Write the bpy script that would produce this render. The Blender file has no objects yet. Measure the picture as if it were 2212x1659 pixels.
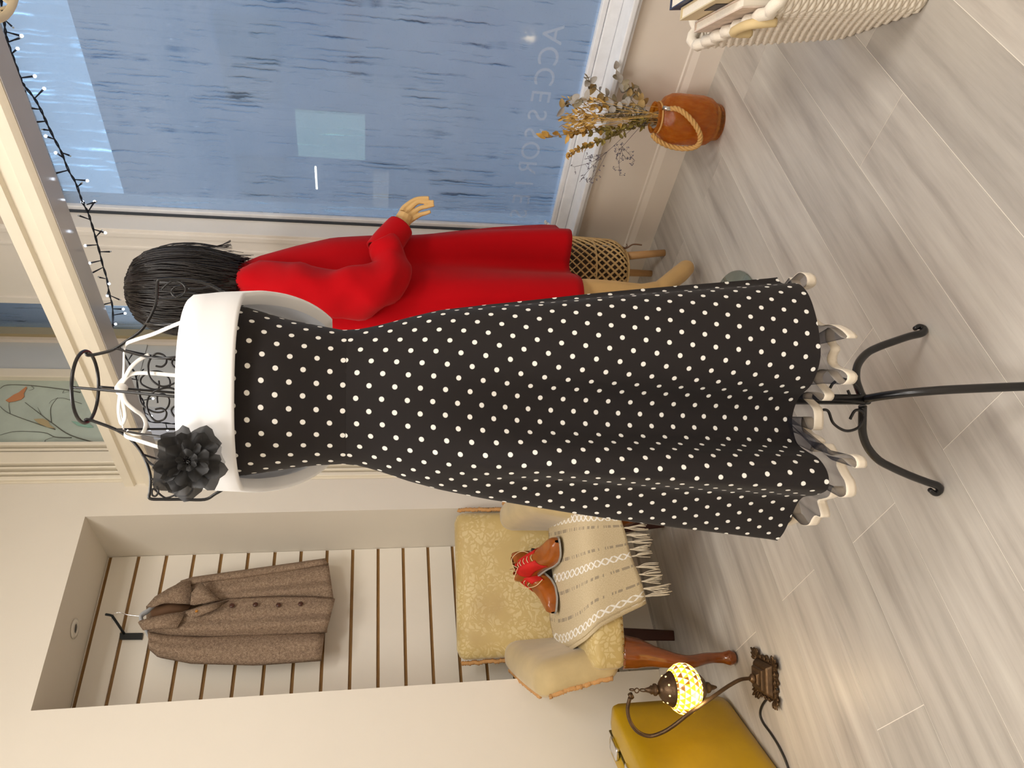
import bpy, bmesh, math, random
from mathutils import Vector, Matrix, noise
random.seed(7)
scene = bpy.context.scene
COL = scene.collection
# ------------------------------------------------------------------ camera
# pixel (x, y) of the 2212 x 1659 photograph; the phone was held on its side, so world "up" is image left
FPX = 1610.74
PITCH, ROLL, HEAD = [math.radians(a) for a in (10.6815, -0.4892, 50.4176)]
CAMZ = 1.10
_cy, _sy, _cp, _sp = math.cos(HEAD), math.sin(HEAD), math.cos(PITCH), math.sin(PITCH)
FW = Vector((_cy*_cp, _sy*_cp, -_sp)); _R = Vector((_sy, -_cy, 0)); _D = FW.cross(_R)
_c, _s = math.cos(ROLL), math.sin(ROLL)
RT = _R*_c + _D*_s; DN = _D*_c - _R*_s
CAM = Vector((0, 0, CAMZ))
RH = Vector((_sy, -_cy, 0)); FH = Vector((_cy, _sy, 0))   # horizontal right / away from the camera
cd = bpy.data.cameras.new('camera'); cam = bpy.data.objects.new('camera', cd); COL.objects.link(cam)
m3 = Matrix((DN, RT, -FW)).transposed()
cam.matrix_world = Matrix.Translation(CAM) @ m3.to_4x4()
cd.sensor_width = 36; cd.sensor_fit = 'HORIZONTAL'; cd.lens = FPX/2212*36; cd.clip_start = 0.02
scene.camera = cam
# ------------------------------------------------------------------ world, light, exposure
W = bpy.data.worlds.new('dusk_sky'); scene.world = W; W.use_nodes = True
nt = W.node_tree; bg = nt.nodes['Background']
tc = nt.nodes.new('ShaderNodeTexCoord'); sx = nt.nodes.new('ShaderNodeSeparateXYZ'); rp = nt.nodes.new('ShaderNodeValToRGB')
nt.links.new(tc.outputs['Generated'], sx.inputs[0]); nt.links.new(sx.outputs['Z'], rp.inputs[0]); nt.links.new(rp.outputs[0], bg.inputs[0])
rp.color_ramp.elements[0].position = 0.0; rp.color_ramp.elements[0].color = (0.52, 0.75, 0.91, 1)
rp.color_ramp.elements[1].position = 0.6; rp.color_ramp.elements[1].color = (0.40, 0.60, 0.88, 1)
bg.inputs[1].default_value = 1.9
def area(name, loc, size, power, color, rot=(0, 0, 0)):
    l = bpy.data.lights.new(name, 'AREA'); l.shape = 'RECTANGLE'; l.size, l.size_y = size; l.energy = power; l.color = color
    o = bpy.data.objects.new(name, l); COL.objects.link(o); o.location = loc; o.rotation_euler = rot
    return o
for _p, _w in (((.25, .95, 2.87), 28), ((-.95, .05, 2.87), 33), ((.75, -.75, 2.87), 38)):
    area('ceiling_lamp_light', _p, (.8, .8), _w, (1, .965, .92))
vs = scene.view_settings
vs.view_transform = 'Standard'; vs.look = 'None'; vs.exposure = 0.04; vs.gamma = 1.0; vs.use_curve_mapping = False

# ------------------------------------------------------------------ pixel helpers
def ray(x, y):
    return (FW*FPX + RT*(1659-y-829.5) + DN*(x-1106.0)).normalized()
def onz(x, y, z=0.0): d = ray(x, y); return CAM + d*((z-CAMZ)/d.z)
def onx(x, y, X): d = ray(x, y); return CAM + d*(X/d.x)
def ony(x, y, Y): d = ray(x, y); return CAM + d*(Y/d.y)
def ont(x, y, t): d = ray(x, y); return CAM + d*(t/(d.x*_cy+d.y*_sy))
def onpl(x, y, p, n): d = ray(x, y); return CAM + d*((p-CAM).dot(n)/d.dot(n))

# ------------------------------------------------------------------ materials
def lin(c):
    if isinstance(c, str): c = [int(c[i:i+2], 16)/255 for i in (0, 2, 4)]
    return tuple((v/12.92 if v <= .04045 else ((v+.055)/1.055)**2.4) for v in c) + (1,)
class NT:
    def __init__(s, name):
        s.m = bpy.data.materials.new(name); s.m.use_nodes = True; s.t = s.m.node_tree
        s.b = s.t.nodes['Principled BSDF']; s.out = s.t.nodes['Material Output']
    def n(s, typ, **kw):
        nd = s.t.nodes.new('ShaderNode'+typ)
        for k, v in kw.items():
            if k in nd.inputs.keys() if isinstance(k, str) else False: nd.inputs[k].default_value = v
            else: setattr(nd, k, v)
        return nd
    def l(s, a, b): s.t.links.new(a, b)
    def math(s, op, a, b=None, c=None):
        nd = s.t.nodes.new('ShaderNodeMath'); nd.operation = op
        for i, v in enumerate((a, b, c)):
            if v is None: continue
            if hasattr(v, 'links'): s.l(v, nd.inputs[i])
            else: nd.inputs[i].default_value = v
        return nd.outputs[0]
    def mix(s, f, a, b):
        nd = s.t.nodes.new('ShaderNodeMix'); nd.data_type = 'RGBA'
        for i, v in ((0, f), (6, a), (7, b)):
            if hasattr(v, 'links'): s.l(v, nd.inputs[i])
            else: nd.inputs[i].default_value = v
        return nd.outputs[2]
    def ramp(s, f, stops):
        nd = s.t.nodes.new('ShaderNodeValToRGB'); s.l(f, nd.inputs[0]); e = nd.color_ramp.elements
        while len(e) < len(stops): e.new(0.5)
        for el, (p, c) in zip(e, stops): el.position = p; el.color = c
        return nd.outputs[0]
    def coords(s, kind='Object', scale=(1, 1, 1)):
        t = s.t.nodes.new('ShaderNodeTexCoord'); mp = s.t.nodes.new('ShaderNodeMapping'); mp.inputs['Scale'].default_value = scale
        s.l(t.outputs[kind], mp.inputs[0]); return mp.outputs[0]
    def noise(s, vec, scale, detail=3, rough=.55):
        nd = s.t.nodes.new('ShaderNodeTexNoise'); nd.inputs['Scale'].default_value = scale; nd.inputs['Detail'].default_value = detail; nd.inputs['Roughness'].default_value = rough
        s.l(vec, nd.inputs['Vector']); return nd.outputs[0]
    def bump(s, h, strength=.3, dist=.01):
        nd = s.t.nodes.new('ShaderNodeBump'); nd.inputs['Strength'].default_value = strength; nd.inputs['Distance'].default_value = dist
        s.l(h, nd.inputs['Height']); s.l(nd.outputs[0], s.b.inputs['Normal'])
def mat(name, col, rough=.55, metal=0., var=.0, vscale=6, bump=0., bscale=80, bdist=.003, sheen=0., spec=.5, trans=0., ior=1.45, emit=None, estr=0., vec=(1, 1, 1), sss=0., coat=0.):
    k = NT(name); b = k.b; c = lin(col)
    b.inputs['Base Color'].default_value = c; b.inputs['Roughness'].default_value = rough; b.inputs['Metallic'].default_value = metal
    b.inputs['Specular IOR Level'].default_value = spec; b.inputs['Transmission Weight'].default_value = trans; b.inputs['IOR'].default_value = ior
    b.inputs['Coat Weight'].default_value = coat
    if sheen: b.inputs['Sheen Weight'].default_value = sheen
    if sss: b.inputs['Subsurface Weight'].default_value = sss; b.inputs['Subsurface Radius'].default_value = (.02, .01, .006)
    if emit: b.inputs['Emission Color'].default_value = lin(emit); b.inputs['Emission Strength'].default_value = estr
    if var or bump: v = k.coords('Object', vec)
    if var:
        f = k.noise(v, vscale, 4); d = tuple(x*(1-var) for x in c[:3])+(1,); u = tuple(min(1, x*(1+var)) for x in c[:3])+(1,)
        k.l(k.ramp(f, [(.3, d), (.7, u)]), b.inputs['Base Color'])
    if bump: k.bump(k.noise(v, bscale, 3), bump, bdist)
    return k.m

# ------------------------------------------------------------------ mesh builder
def cat(P, n=6, closed=False):
    P = [Vector(p) for p in P]; N = len(P); out = []
    rng = range(N if closed else N-1)
    for i in rng:
        if closed: a, b, c, d = P[(i-1) % N], P[i], P[(i+1) % N], P[(i+2) % N]
        else: a, b, c, d = P[max(i-1, 0)], P[i], P[i+1], P[min(i+2, N-1)]
        for k in range(n):
            t = k/n
            out.append(.5*((2*b)+(c-a)*t+(2*a-5*b+4*c-d)*t*t+(3*b-a-3*c+d)*t**3))
    if not closed: out.append(P[-1].copy())
    return out
def interp(tab, x):
    if x <= tab[0][0]: return tab[0][1]
    for (a, fa), (b, fb) in zip(tab, tab[1:]):
        if x <= b: return fa+(fb-fa)*(x-a)/(b-a)
    return tab[-1][1]
def resample(P, n, closed=False):
    P = [Vector(p) for p in P]
    if closed: P = P+[P[0]]
    L = [0.]
    for a, b in zip(P, P[1:]): L.append(L[-1]+(b-a).length)
    out = []; j = 0
    for i in range(n):
        d = L[-1]*i/(n if closed else n-1)
        while j < len(P)-2 and L[j+1] < d: j += 1
        seg = L[j+1]-L[j]; t = (d-L[j])/seg if seg > 1e-12 else 0
        out.append(P[j].lerp(P[j+1], min(max(t, 0), 1)))
    return out
class MB:
    def __init__(s): s.v = []; s.f = []; s.uv = {}
    def add(s, vs, fs):
        o = len(s.v); s.v += [Vector(v) for v in vs]; s.f += [tuple(i+o for i in f) for f in fs]; return o
    def box(s, lo, hi, taper=None):
        x0, y0, z0 = lo; x1, y1, z1 = hi
        s.add([(x0, y0, z0), (x1, y0, z0), (x1, y1, z0), (x0, y1, z0), (x0, y0, z1), (x1, y0, z1), (x1, y1, z1), (x0, y1, z1)],
              [(3, 2, 1, 0), (4, 5, 6, 7), (0, 1, 5, 4), (1, 2, 6, 5), (2, 3, 7, 6), (3, 0, 4, 7)]); return s
    def tube(s, P, r, seg=8, closed=False, cap=True, flat=None, up=None):
        P = [Vector(p) for p in P]; n = len(P)
        R = r if isinstance(r, (list, tuple)) else [r]*n
        T = []
        for i in range(n):
            a = P[(i-1) % n] if (closed or i > 0) else P[i]; b = P[(i+1) % n] if (closed or i < n-1) else P[i]
            d = b-a; T.append(d.normalized() if d.length > 1e-9 else Vector((0, 0, 1)))
        N = Vector(up) if up else (Vector((0, 0, 1)) if abs(T[0].z) < .9 else Vector((1, 0, 0)))
        N = (N-T[0]*N.dot(T[0])).normalized(); vs = []
        for i in range(n):
            N = N-T[i]*N.dot(T[i]); N = N.normalized() if N.length > 1e-6 else T[i].orthogonal().normalized()
            B = T[i].cross(N)
            for k in range(seg):
                a = 2*math.pi*k/seg
                vs.append(P[i]+N*(math.cos(a)*R[i]*(flat or 1))+B*(math.sin(a)*R[i]))
        fs = []
        for i in range(n if closed else n-1):
            j = (i+1) % n
            for k in range(seg):
                k2 = (k+1) % seg; fs.append((i*seg+k, i*seg+k2, j*seg+k2, j*seg+k))
        if cap and not closed: fs.append(tuple(range(seg))[::-1]); fs.append(tuple((n-1)*seg+k for k in range(seg)))
        s.add(vs, fs); return s
    def lathe(s, prof, seg=24, c=(0, 0, 0), ax=None, caps=True):
        M = Matrix.Translation(c) @ (ax.to_4x4() if ax else Matrix.Identity(4))
        vs = []; fs = []; n = len(prof)
        for r, z in prof:
            for k in range(seg):
                a = 2*math.pi*k/seg; vs.append(M @ Vector((r*math.cos(a), r*math.sin(a), z)))
        for i in range(n-1):
            for k in range(seg):
                k2 = (k+1) % seg; fs.append((i*seg+k, i*seg+k2, (i+1)*seg+k2, (i+1)*seg+k))
        if caps:
            if prof[0][0] > 1e-5: fs.append(tuple(range(seg))[::-1])
            if prof[-1][0] > 1e-5: fs.append(tuple((n-1)*seg+k for k in range(seg)))
        s.add(vs, fs); return s
    def grid(s, G, cu=False, cv=False, UV=None):
        nu = len(G); nv = len(G[0]); o = s.add([p for row in G for p in row], [])
        if UV:
            for i in range(nu):
                for j in range(nv): s.uv[o+i*nv+j] = UV[i][j]
        for i in range(nu if cu else nu-1):
            for j in range(nv if cv else nv-1):
                i2, j2 = (i+1) % nu, (j+1) % nv
                s.f.append((o+i*nv+j, o+i2*nv+j, o+i2*nv+j2, o+i*nv+j2))
        return s
    def ball(s, c, r, seg=12, rings=8, sc=(1, 1, 1)):
        c = Vector(c); G = []
        for i in range(rings+1):
            a = math.pi*i/rings
            G.append([c+Vector((r*sc[0]*math.sin(a)*math.cos(2*math.pi*k/seg), r*sc[1]*math.sin(a)*math.sin(2*math.pi*k/seg), r*sc[2]*math.cos(a))) for k in range(seg)])
        return s.grid(G, cv=True)
    def mul(s, M):
        s.v = [M @ v for v in s.v]; return s
    def build(s, name, m, parent=None, smooth=True, bevel=0, sub=0, solid=0, angle=None, weld=True):
        me = bpy.data.meshes.new(name); me.from_pydata([tuple(v) for v in s.v], [], s.f); me.validate()
        if s.uv:
            ul = me.uv_layers.new(name='UVMap')
            for lp in me.loops: ul.data[lp.index].uv = s.uv.get(lp.vertex_index, (0, 0))
        bm = bmesh.new(); bm.from_mesh(me)
        if weld: bmesh.ops.remove_doubles(bm, verts=bm.verts, dist=1e-6)
        bmesh.ops.recalc_face_normals(bm, faces=bm.faces); bm.to_mesh(me); bm.free()
        for p in me.polygons: p.use_smooth = smooth
        o = bpy.data.objects.new(name, me); COL.objects.link(o)
        if m: me.materials.append(m)
        if parent: o.parent = parent
        if bevel:
            md = o.modifiers.new('bevel', 'BEVEL'); md.width = bevel; md.segments = 2; md.limit_method = 'ANGLE'
        if sub: md = o.modifiers.new('subdivision', 'SUBSURF'); md.levels = md.render_levels = sub
        if solid: md = o.modifiers.new('thickness', 'SOLIDIFY'); md.thickness = solid; md.offset = 0
        if smooth and angle:
            me.set_sharp_from_angle(angle=math.radians(angle))
        return o
def tag(o, label, cat=None, group=None, kind=None):
    if label: o['label'] = label
    if cat: o['category'] = cat
    if group: o['group'] = group
    if kind: o['kind'] = kind
    return o
def thing(name, loc, label, cat, group=None, rz=0):
    o = bpy.data.objects.new(name, None); COL.objects.link(o); o.location = loc; o.rotation_euler.z = rz; o.empty_display_size = .05
    o['_inv'] = 1; del o['_inv']
    return tag(o, label, cat, group)
def world_parts(root):      # parts were modelled in world coordinates: keep them in place under the moved root
    bpy.context.view_layer.update(); inv = root.matrix_world.inverted()
    for c in root.children: c.matrix_parent_inverse = inv
def struct(name, mb, m, label=None, **kw):
    o = mb.build(name, m, **{'smooth': False, **kw}); o['kind'] = 'structure'
    if label: o['label'] = label
    return o
def part(mb, name, m, parent, label=None, **kw):
    o = mb.build(name, m, parent, **kw)
    if label: o['label'] = label
    return o
# ================================================================== STRUCTURE
XW, YF, YB, ZC, GLX = 2.245, 2.471, 2.775, 2.90, 2.35
M_wall = mat('wall_paint', 'E9E1D3', .6, var=.015, vscale=3, bump=.06, bscale=220, bdist=.002, spec=.3)
M_trim = mat('trim_gloss_paint', 'EEE5D2', .32, var=.02, vscale=9, bump=.05, bscale=40)
M_riser = mat('riser_paint', 'E6DBCE', .42, var=.02, vscale=7, bump=.05, bscale=50)
M_sill = mat('white_frame_paint', 'EEF0F4', .38, var=.05, vscale=22, bump=.15, bscale=70)
M_grey = mat('grey_frame_paint', 'C9CCCC', .45, var=.02)
M_soffit = mat('satin_beam_paint', 'C6C2C0', .14, var=.02, vscale=8)
# floor: each board is its own piece
def plank_mat():
    k = NT('limed_oak_board'); g = k.n('NewGeometry'); oi = k.n('ObjectInfo')
    mp = k.n('Mapping'); k.l(g.outputs['Position'], mp.inputs[0]); mp.inputs['Scale'].default_value = (1.1, 13, 1)
    cb = k.n('CombineXYZ'); k.l(k.math('MULTIPLY', oi.outputs['Random'], 37.), cb.inputs[0]); k.l(k.math('MULTIPLY', oi.outputs['Random'], 91.), cb.inputs[1]); k.l(cb.outputs[0], mp.inputs['Location'])
    wv = k.noise(mp.outputs[0], 1.6, 5, .6); fine = k.n('Mapping'); k.l(mp.outputs[0], fine.inputs[0]); fine.inputs['Scale'].default_value = (2.2, 9, 1)
    fn = k.noise(fine.outputs[0], 3.0, 4, .7)
    c1 = k.ramp(wv, [(.24, lin('9A928A')), (.5, lin('BAB3AA')), (.76, lin('CBC5BB'))])
    c2 = k.mix(k.math('MULTIPLY', k.ramp(fn, [(.55, (0, 0, 0, 1)), (.75, (1, 1, 1, 1))]), .30), c1, lin('9A918A'))
    hs = k.n('HueSaturation'); k.l(c2, hs.inputs['Color']); k.l(k.math('MULTIPLY_ADD', oi.outputs['Random'], .20, .88), hs.inputs['Value'])
    k.l(hs.outputs[0], k.b.inputs['Base Color']); k.b.inputs['Roughness'].default_value = .42
    k.bump(fn, .12, .0015); return k.m
M_plank = plank_mat(); M_seam = mat('painted_seam_highlight', 'EDE6DA', .6)  # pale slab colour paints in the bevel highlight along the board seams
fl = struct('floor', MB().box((-2.2, -2.2, -.05), (2.42, 2.86, -.0008)), M_seam, 'pale limed oak laminate floor boards')
edges = [.68-.1867*k for k in range(16, 0, -1)]+[.68, .864, 1.062, 1.246, 1.427, 1.608, 1.797, 1.988, 2.174, 2.3605, 2.547, 2.7335, 2.86]
known = {.68: 1.371, .864: 2.0, 1.246: 1.99, 1.608: .731, 1.988: .72, 1.062: 1.05, 1.427: .35, 1.797: 1.55, 2.174: .2}
for a, b in zip(edges, edges[1:]):
    x = known.get(a, random.uniform(0, 1.28)); x -= 1.28*math.ceil((x+2.2)/1.28)
    while x < 2.42:
        lo, hi = max(x, -2.2), min(x+1.28, 2.42)
        if hi-lo > .03:
            MB().box((lo+.0009, a+.0009, -.010), (hi-.0009, b-.0009, 0)).build('floorboard', M_plank, fl, smooth=False)
        x += 1.28
# left wall with its niche
struct('wall_left', MB().box((-2.2, YF, -.05), (.786, 2.85, ZC)), M_wall, 'cream painted wall beside a tall recessed niche')
struct('wall_lintel', MB().box((.786, YF, 2.072), (1.43, 2.85, ZC)), M_wall, 'cream painted wall above the niche')
struct('wall_corner', MB().box((1.43, YF, -.05), (1.567, 2.85, ZC)), M_wall, 'cream painted wall between niche and pilaster')
M_groove = mat('slatwall_groove', '8A6636', .6, var=.2, vscale=30, vec=(1, 1, 8))
M_slat = mat('slatwall_face', 'EFE8DB', .38, var=.015, vscale=4)
nb = struct('wall_niche', MB().box((.786, 2.782, 0), (1.43, 2.85, 2.072)), M_groove, 'white slatwall panel with brown grooves at the back of the niche')
zg = [2.063-.09955*k for k in range(21)]
for k, z in enumerate(zg):
    top = 2.071 if k == 0 else zg[k-1]-.0058
    MB().box((.787, YB, max(z+.0058, .12)), (1.429, 2.783, top)).build('slat', M_slat, nb, smooth=False, bevel=.0015)
struct('baseboard_left', MB().box((.7865, 2.757, 0), (1.4295, 2.7745, .13)), M_wall)
struct('baseboard_niche', MB().box((-2.2, YF-.014, 0), (.785, YF-.0005, .13)), M_wall)
struct('wall_back', MB().box((-2.2, -2.3, -.05), (2.42, -2.2, ZC)), M_wall)
struct('wall_side', MB().box((-2.3, -2.3, -.05), (-2.2, 2.85, ZC)), M_wall)
struct('ceiling', MB().box((-2.3, -2.3, ZC), (2.5, 2.85, ZC+.1)), M_wall)
# right wall: shopfront plane
struct('wall_right', MB().box((XW+.012, -2.2, -.05), (2.45, 2.6, .325)).box((XW, -2.2, .325), (2.45, .2, ZC)).box((XW, .2, 2.22), (2.45, 1.868, ZC)).box((XW, 2.462, .325), (2.45, 2.6, ZC)), M_riser, 'painted panel under the shop window')
b = MB()
prof = [(XW-.002, 0), (XW-.002, .075), (XW+.006, .096), (XW+.006, .104), (XW+.013, .108)]
b.grid([[(x, y, z) for x, z in prof] for y in (-2.2, 2.47)])
struct('baseboard_right', b, M_riser, smooth=False)
struct('trim_1', MB().box((XW-.022, -2.2, .325), (2.36, 1.868, .343)).box((XW-.010, -2.2, .312), (XW+.012, 1.868, .325)), M_sill, 'bluish white window sill board', bevel=.004)
post = MB().box((XW, 1.868, .325), (2.45, 2.25, ZC))
for y0, y1, d in ((1.880, 1.900, .006), (1.945, 1.957, .005), (2.215, 2.247, .008)): post.box((XW-d, y0, .343), (XW+.01, y1, ZC-.01))
struct('trim_2', post, mat('post_paint', 'F5F0E9', .4, var=.015, vscale=7), 'wide cream painted post beside the shop window', bevel=.002)
# beam in front of the display bay
bm_ = MB()
pr = [(1.549, 1.868), (1.553, 1.862), (1.558, 1.855), (1.640, 1.855), (1.640, 1.967), (1.549, 1.967), (1.549, 1.937), (1.560, 1.932), (1.560, 1.902), (1.549, 1.896)]
bm_.grid([[(x, y, z) for x, z in pr] for y in (-2.2, YF)], cv=True)
struct('trim_3', bm_, M_trim, 'long cream moulded beam crossing above the display bay')
struct('trim_5', MB().box((1.560, -2.2, 1.8525), (1.640, YF, 1.8548)), M_soffit, 'grey glossy underside of the beam')
# pilaster and the glazed panel in line with the left wall
pl = MB().box((1.567, YF+.004, -.05), (1.735, 2.6, ZC))
for x0, x1, d in ((1.578, 1.594, .010), (1.600, 1.608, .016), (1.622, 1.630, .016), (1.640, 1.690, .022), (1.700, 1.712, .012), (1.720, 1.735, .020)): pl.box((x0, YF-d, 0), (x1, YF+.01, ZC-.005))
struct('trim_4', pl, M_trim, 'cream fluted pilaster next to the painted toplight', bevel=.003)
# condensation-covered glass
def glass_mat(name, base=.56, streak=True):
    k = NT(name); t = k.t; v = k.coords('Object')
    mp = k.n('Mapping'); k.l(v, mp.inputs[0]); mp.inputs['Scale'].default_value = (1, 115, 4.2)
    wob = k.n('Mapping'); k.l(v, wob.inputs[0]); wob.inputs['Scale'].default_value = (1, 4, 26)
    wn = k.noise(wob.outputs[0], 1.0, 2); ad = k.n('VectorMath', operation='ADD'); cb = k.n('CombineXYZ'); k.l(k.math('MULTIPLY', wn, 1.5), cb.inputs[1]); k.l(mp.outputs[0], ad.inputs[0]); k.l(cb.outputs[0], ad.inputs[1])
    s1 = k.ramp(k.noise(ad.outputs[0], 1.0, 1.5, .5), [(.585, (0, 0, 0, 1)), (.63, (1, 1, 1, 1))])
    pm = k.n('Mapping'); k.l(v, pm.inputs[0]); pm.inputs['Scale'].default_value = (1, 3.0, 5.5)
    pat = k.ramp(k.noise(pm.outputs[0], 1.3, 2), [(.42, (.08, .08, .08, 1)), (.58, (1, 1, 1, 1))])
    dr = k.ramp(k.noise(v, 170, 2), [(.62, (0, 0, 0, 1)), (.72, (1, 1, 1, 1))])
    soft = k.noise(v, 3.2, 4)
    fac = k.math('MULTIPLY_ADD', soft, .22, base-.11)
    if streak: fac = k.math('SUBTRACT', fac, k.math('MULTIPLY', k.math('MULTIPLY', s1, pat), .5))
    fac = k.math('SUBTRACT', fac, k.math('MULTIPLY', dr, .05))
    tr = k.n('BsdfTransparent'); tr.inputs[0].default_value = (.86, .93, 1, 1)
    tl = k.n('BsdfTranslucent'); tl.inputs[0].default_value = (.93, .96, 1, 1)
    df = k.n('BsdfDiffuse'); df.inputs[0].default_value = (.72, .76, .82, 1)
    gl = k.n('BsdfGlossy'); gl.inputs['Roughness'].default_value = .06; gl.inputs[0].default_value = (1, 1, 1, 1)
    m1 = k.n('MixShader'); m1.inputs[0].default_value = .18; k.l(tl.outputs[0], m1.inputs[1]); k.l(df.outputs[0], m1.inputs[2])
    m2 = k.n('MixShader'); k.l(fac, m2.inputs[0]); k.l(tr.outputs[0], m2.inputs[1]); k.l(m1.outputs[0], m2.inputs[2])
    fr = k.n('Fresnel'); fr.inputs[0].default_value = 1.33
    m3_ = k.n('MixShader'); k.l(fr.outputs[0], m3_.inputs[0]); k.l(m2.outputs[0], m3_.inputs[1]); k.l(gl.outputs[0], m3_.inputs[2])
    k.l(m3_.outputs[0], k.out.inputs[0]); return k.m
M_glass = glass_mat('steamed_glass'); M_frost = mat('frosted_glass', 'D3DAE8', .5, spec=.5)
def wparts(name, label): 
    o = bpy.data.objects.new(name, None); COL.objects.link(o); o['kind'] = 'structure'; o['label'] = label; return o
w1 = wparts('window_1', 'large steamed-up shop window with running drops')
MB().box((GLX, .2, .36), (GLX+.006, 1.868, 2.22)).build('pane', M_glass, w1, smooth=False)
f1 = MB().box((2.318, .2, .343), (2.37, 1.868, .385)).box((2.328, .2, .385), (2.37, 1.868, .404)).box((2.335, 1.846, .404), (2.37, 1.868, 2.22))
f1.build('window_frame', M_sill, w1, smooth=False, bevel=.004)
MB().box((2.326, 1.861, .404), (2.336, 1.8679, 2.22)).build('gasket', mat('dark_gasket', '3A4048', .5), w1, smooth=False)
sq = MB()
for _k in range(9): sq.ball(Vector((2.335, 1.838-.006*_k*.6+random.uniform(-.004, .004), .402+random.uniform(0, .012)+.002*_k)), random.uniform(.004, .008), 8, 6)
sq.build('flaking_sealant', M_sill, w1)
M_let = mat('etched_lettering', 'FFFFFF', .5)
M_let.node_tree.nodes['Principled BSDF'].inputs['Alpha'].default_value = .09
def text_mesh(ch, size):
    cu = bpy.data.curves.new('t', 'FONT'); cu.body = ch; cu.size = size; cu.extrude = .0004; cu.align_x = 'CENTER'
    o = bpy.data.objects.new('t', cu); COL.objects.link(o); dg = bpy.context.evaluated_depsgraph_get()
    me = bpy.data.meshes.new_from_object(o.evaluated_get(dg)); COL.objects.unlink(o); bpy.data.objects.remove(o); return me
ya, yz = onx(1200, 75, GLX).y, onx(1132, 462, GLX).y
for i, ch in enumerate('ACCESSORIES'):
    me = text_mesh(ch, .098); me.materials.append(M_let); me.name = 'letter'
    o = bpy.data.objects.new('letter', me); COL.objects.link(o); o.parent = w1
    o.matrix_world = Matrix(((0, 0, 1, GLX-.0008), (1, 0, 0, ya+(yz-ya)*i/10), (0, 1, 0, onx(1216, 75, GLX).z), (0, 0, 0, 1)))
w2 = wparts('window_2', 'narrow side pane of glass past the cream post')
MB().box((2.30, 2.27, .40), (2.305, 2.445, 2.8)).build('pane', glass_mat('side_glass', .30), w2, smooth=False)
MB().box((2.262, 2.25, .325), (2.33, 2.27, 2.85)).box((2.262, 2.445, .325), (2.33, 2.462, 2.85)).box((2.262, 2.25, .325), (2.33, 2.462, .40)).build('window_frame', mat('olive_edge_paint', 'A89A78', .5), w2, smooth=False)
# glazed door in line with the left wall: grey frame, frosted pane, painted toplight above
d1 = wparts('door_1', 'pale grey door with a frosted pane')
MB().box((1.735, YF+.01, 0), (1.765, 2.53, 2.02)).box((1.92, YF+.01, 0), (XW, 2.53, 2.02)).box((1.765, YF+.01, 0), (1.92, 2.53, .35)).box((1.765, YF+.01, 1.98), (1.92, 2.53, 2.02)).box((1.735, YF+.006, 2.02), (2.099, 2.53, 2.07)).build('door_frame', M_grey, d1, smooth=False, bevel=.003)
MB().box((1.765, YF+.03, .35), (1.92, YF+.036, 1.98)).build('pane', M_frost, d1, smooth=False)
w3 = wparts('window_3', 'painted blue green toplight with orange bird and bare branches')
MB().box((2.056, YF-.004, 2.07), (2.099, 2.53, ZC)).build('window_frame', M_trim, w3, smooth=False, bevel=.003)
MB().box((2.099, YF+.006, 2.02), (XW+.02, 2.53, ZC)).build('side_panel', M_grey, w3, smooth=False)
MB().box((1.735, YF+.02, 2.07), (2.056, YF+.03, ZC)).build('pane', mat('painted_pane', 'B9C6BC', .35, var=.10, vscale=9), w3, smooth=False)
M_twig = mat('painted_branch', '5B5A50', .6)
kc = lambda x, y: ony(x/3.687, 750+y/3.687, YF+.018)
def br(pts, r): MB().tube(cat([kc(*p) for p in pts], 5), [r*(1-.6*i/(5*(len(pts)-1))) for i in range(5*(len(pts)-1)+1)], 5).build('painted_branch', M_twig, w3)
br([(800, 770), (560, 700), (410, 600), (330, 540), (200, 440)], .0022); br([(410, 600), (405, 480), (460, 400)], .0014)
br([(640, 360), (500, 335), (250, 305), (60, 300), (0, 330)], .002); br([(440, 655), (270, 600), (70, 525), (0, 470)], .0018)
br([(570, 720), (440, 715), (350, 680), (130, 670), (0, 700)], .0018); br([(800, 775), (500, 770), (300, 775), (100, 778)], .0014)
br([(370, 770), (360, 740), (430, 715)], .001); br([(80, 525), (70, 460), (80, 430)], .001); br([(330, 540), (300, 480)], .001)
br([(650, 450), (500, 405), (420, 420), (390, 450)], .001); br([(250, 310), (270, 330), (230, 345)], .0008); br([(510, 345), (500, 365), (560, 350)], .0008)
def flat_shape(pts, m, name, d=.002):
    P = [kc(*p) for p in pts]; n = len(P); q = MB(); q.add(P+[p+Vector((0, -d, 0)) for p in P], [tuple(range(n)), tuple(range(2*n-1, n-1, -1))]+[(i, (i+1) % n, n+(i+1) % n, n+i) for i in range(n)])
    q.build(name, m, w3, smooth=False)
flat_shape([(45, 425), (75, 405), (110, 380), (150, 362), (190, 330), (210, 315), (216, 325), (190, 370), (195, 395), (170, 418), (120, 432), (70, 440)], mat('painted_bird_orange', 'C98A5E', .5), 'painted_bird')
flat_shape([(270, 575), (340, 570), (385, 590), (400, 620), (440, 650), (380, 640), (310, 610)], mat('painted_bird_ochre', 'B3A27C', .5), 'painted_bird')
flat_shape([(570, 590), (640, 600), (700, 600), (745, 640), (700, 640), (620, 625)], mat('painted_bird_teal', '8FB8A8', .5), 'painted_bird')
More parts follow.
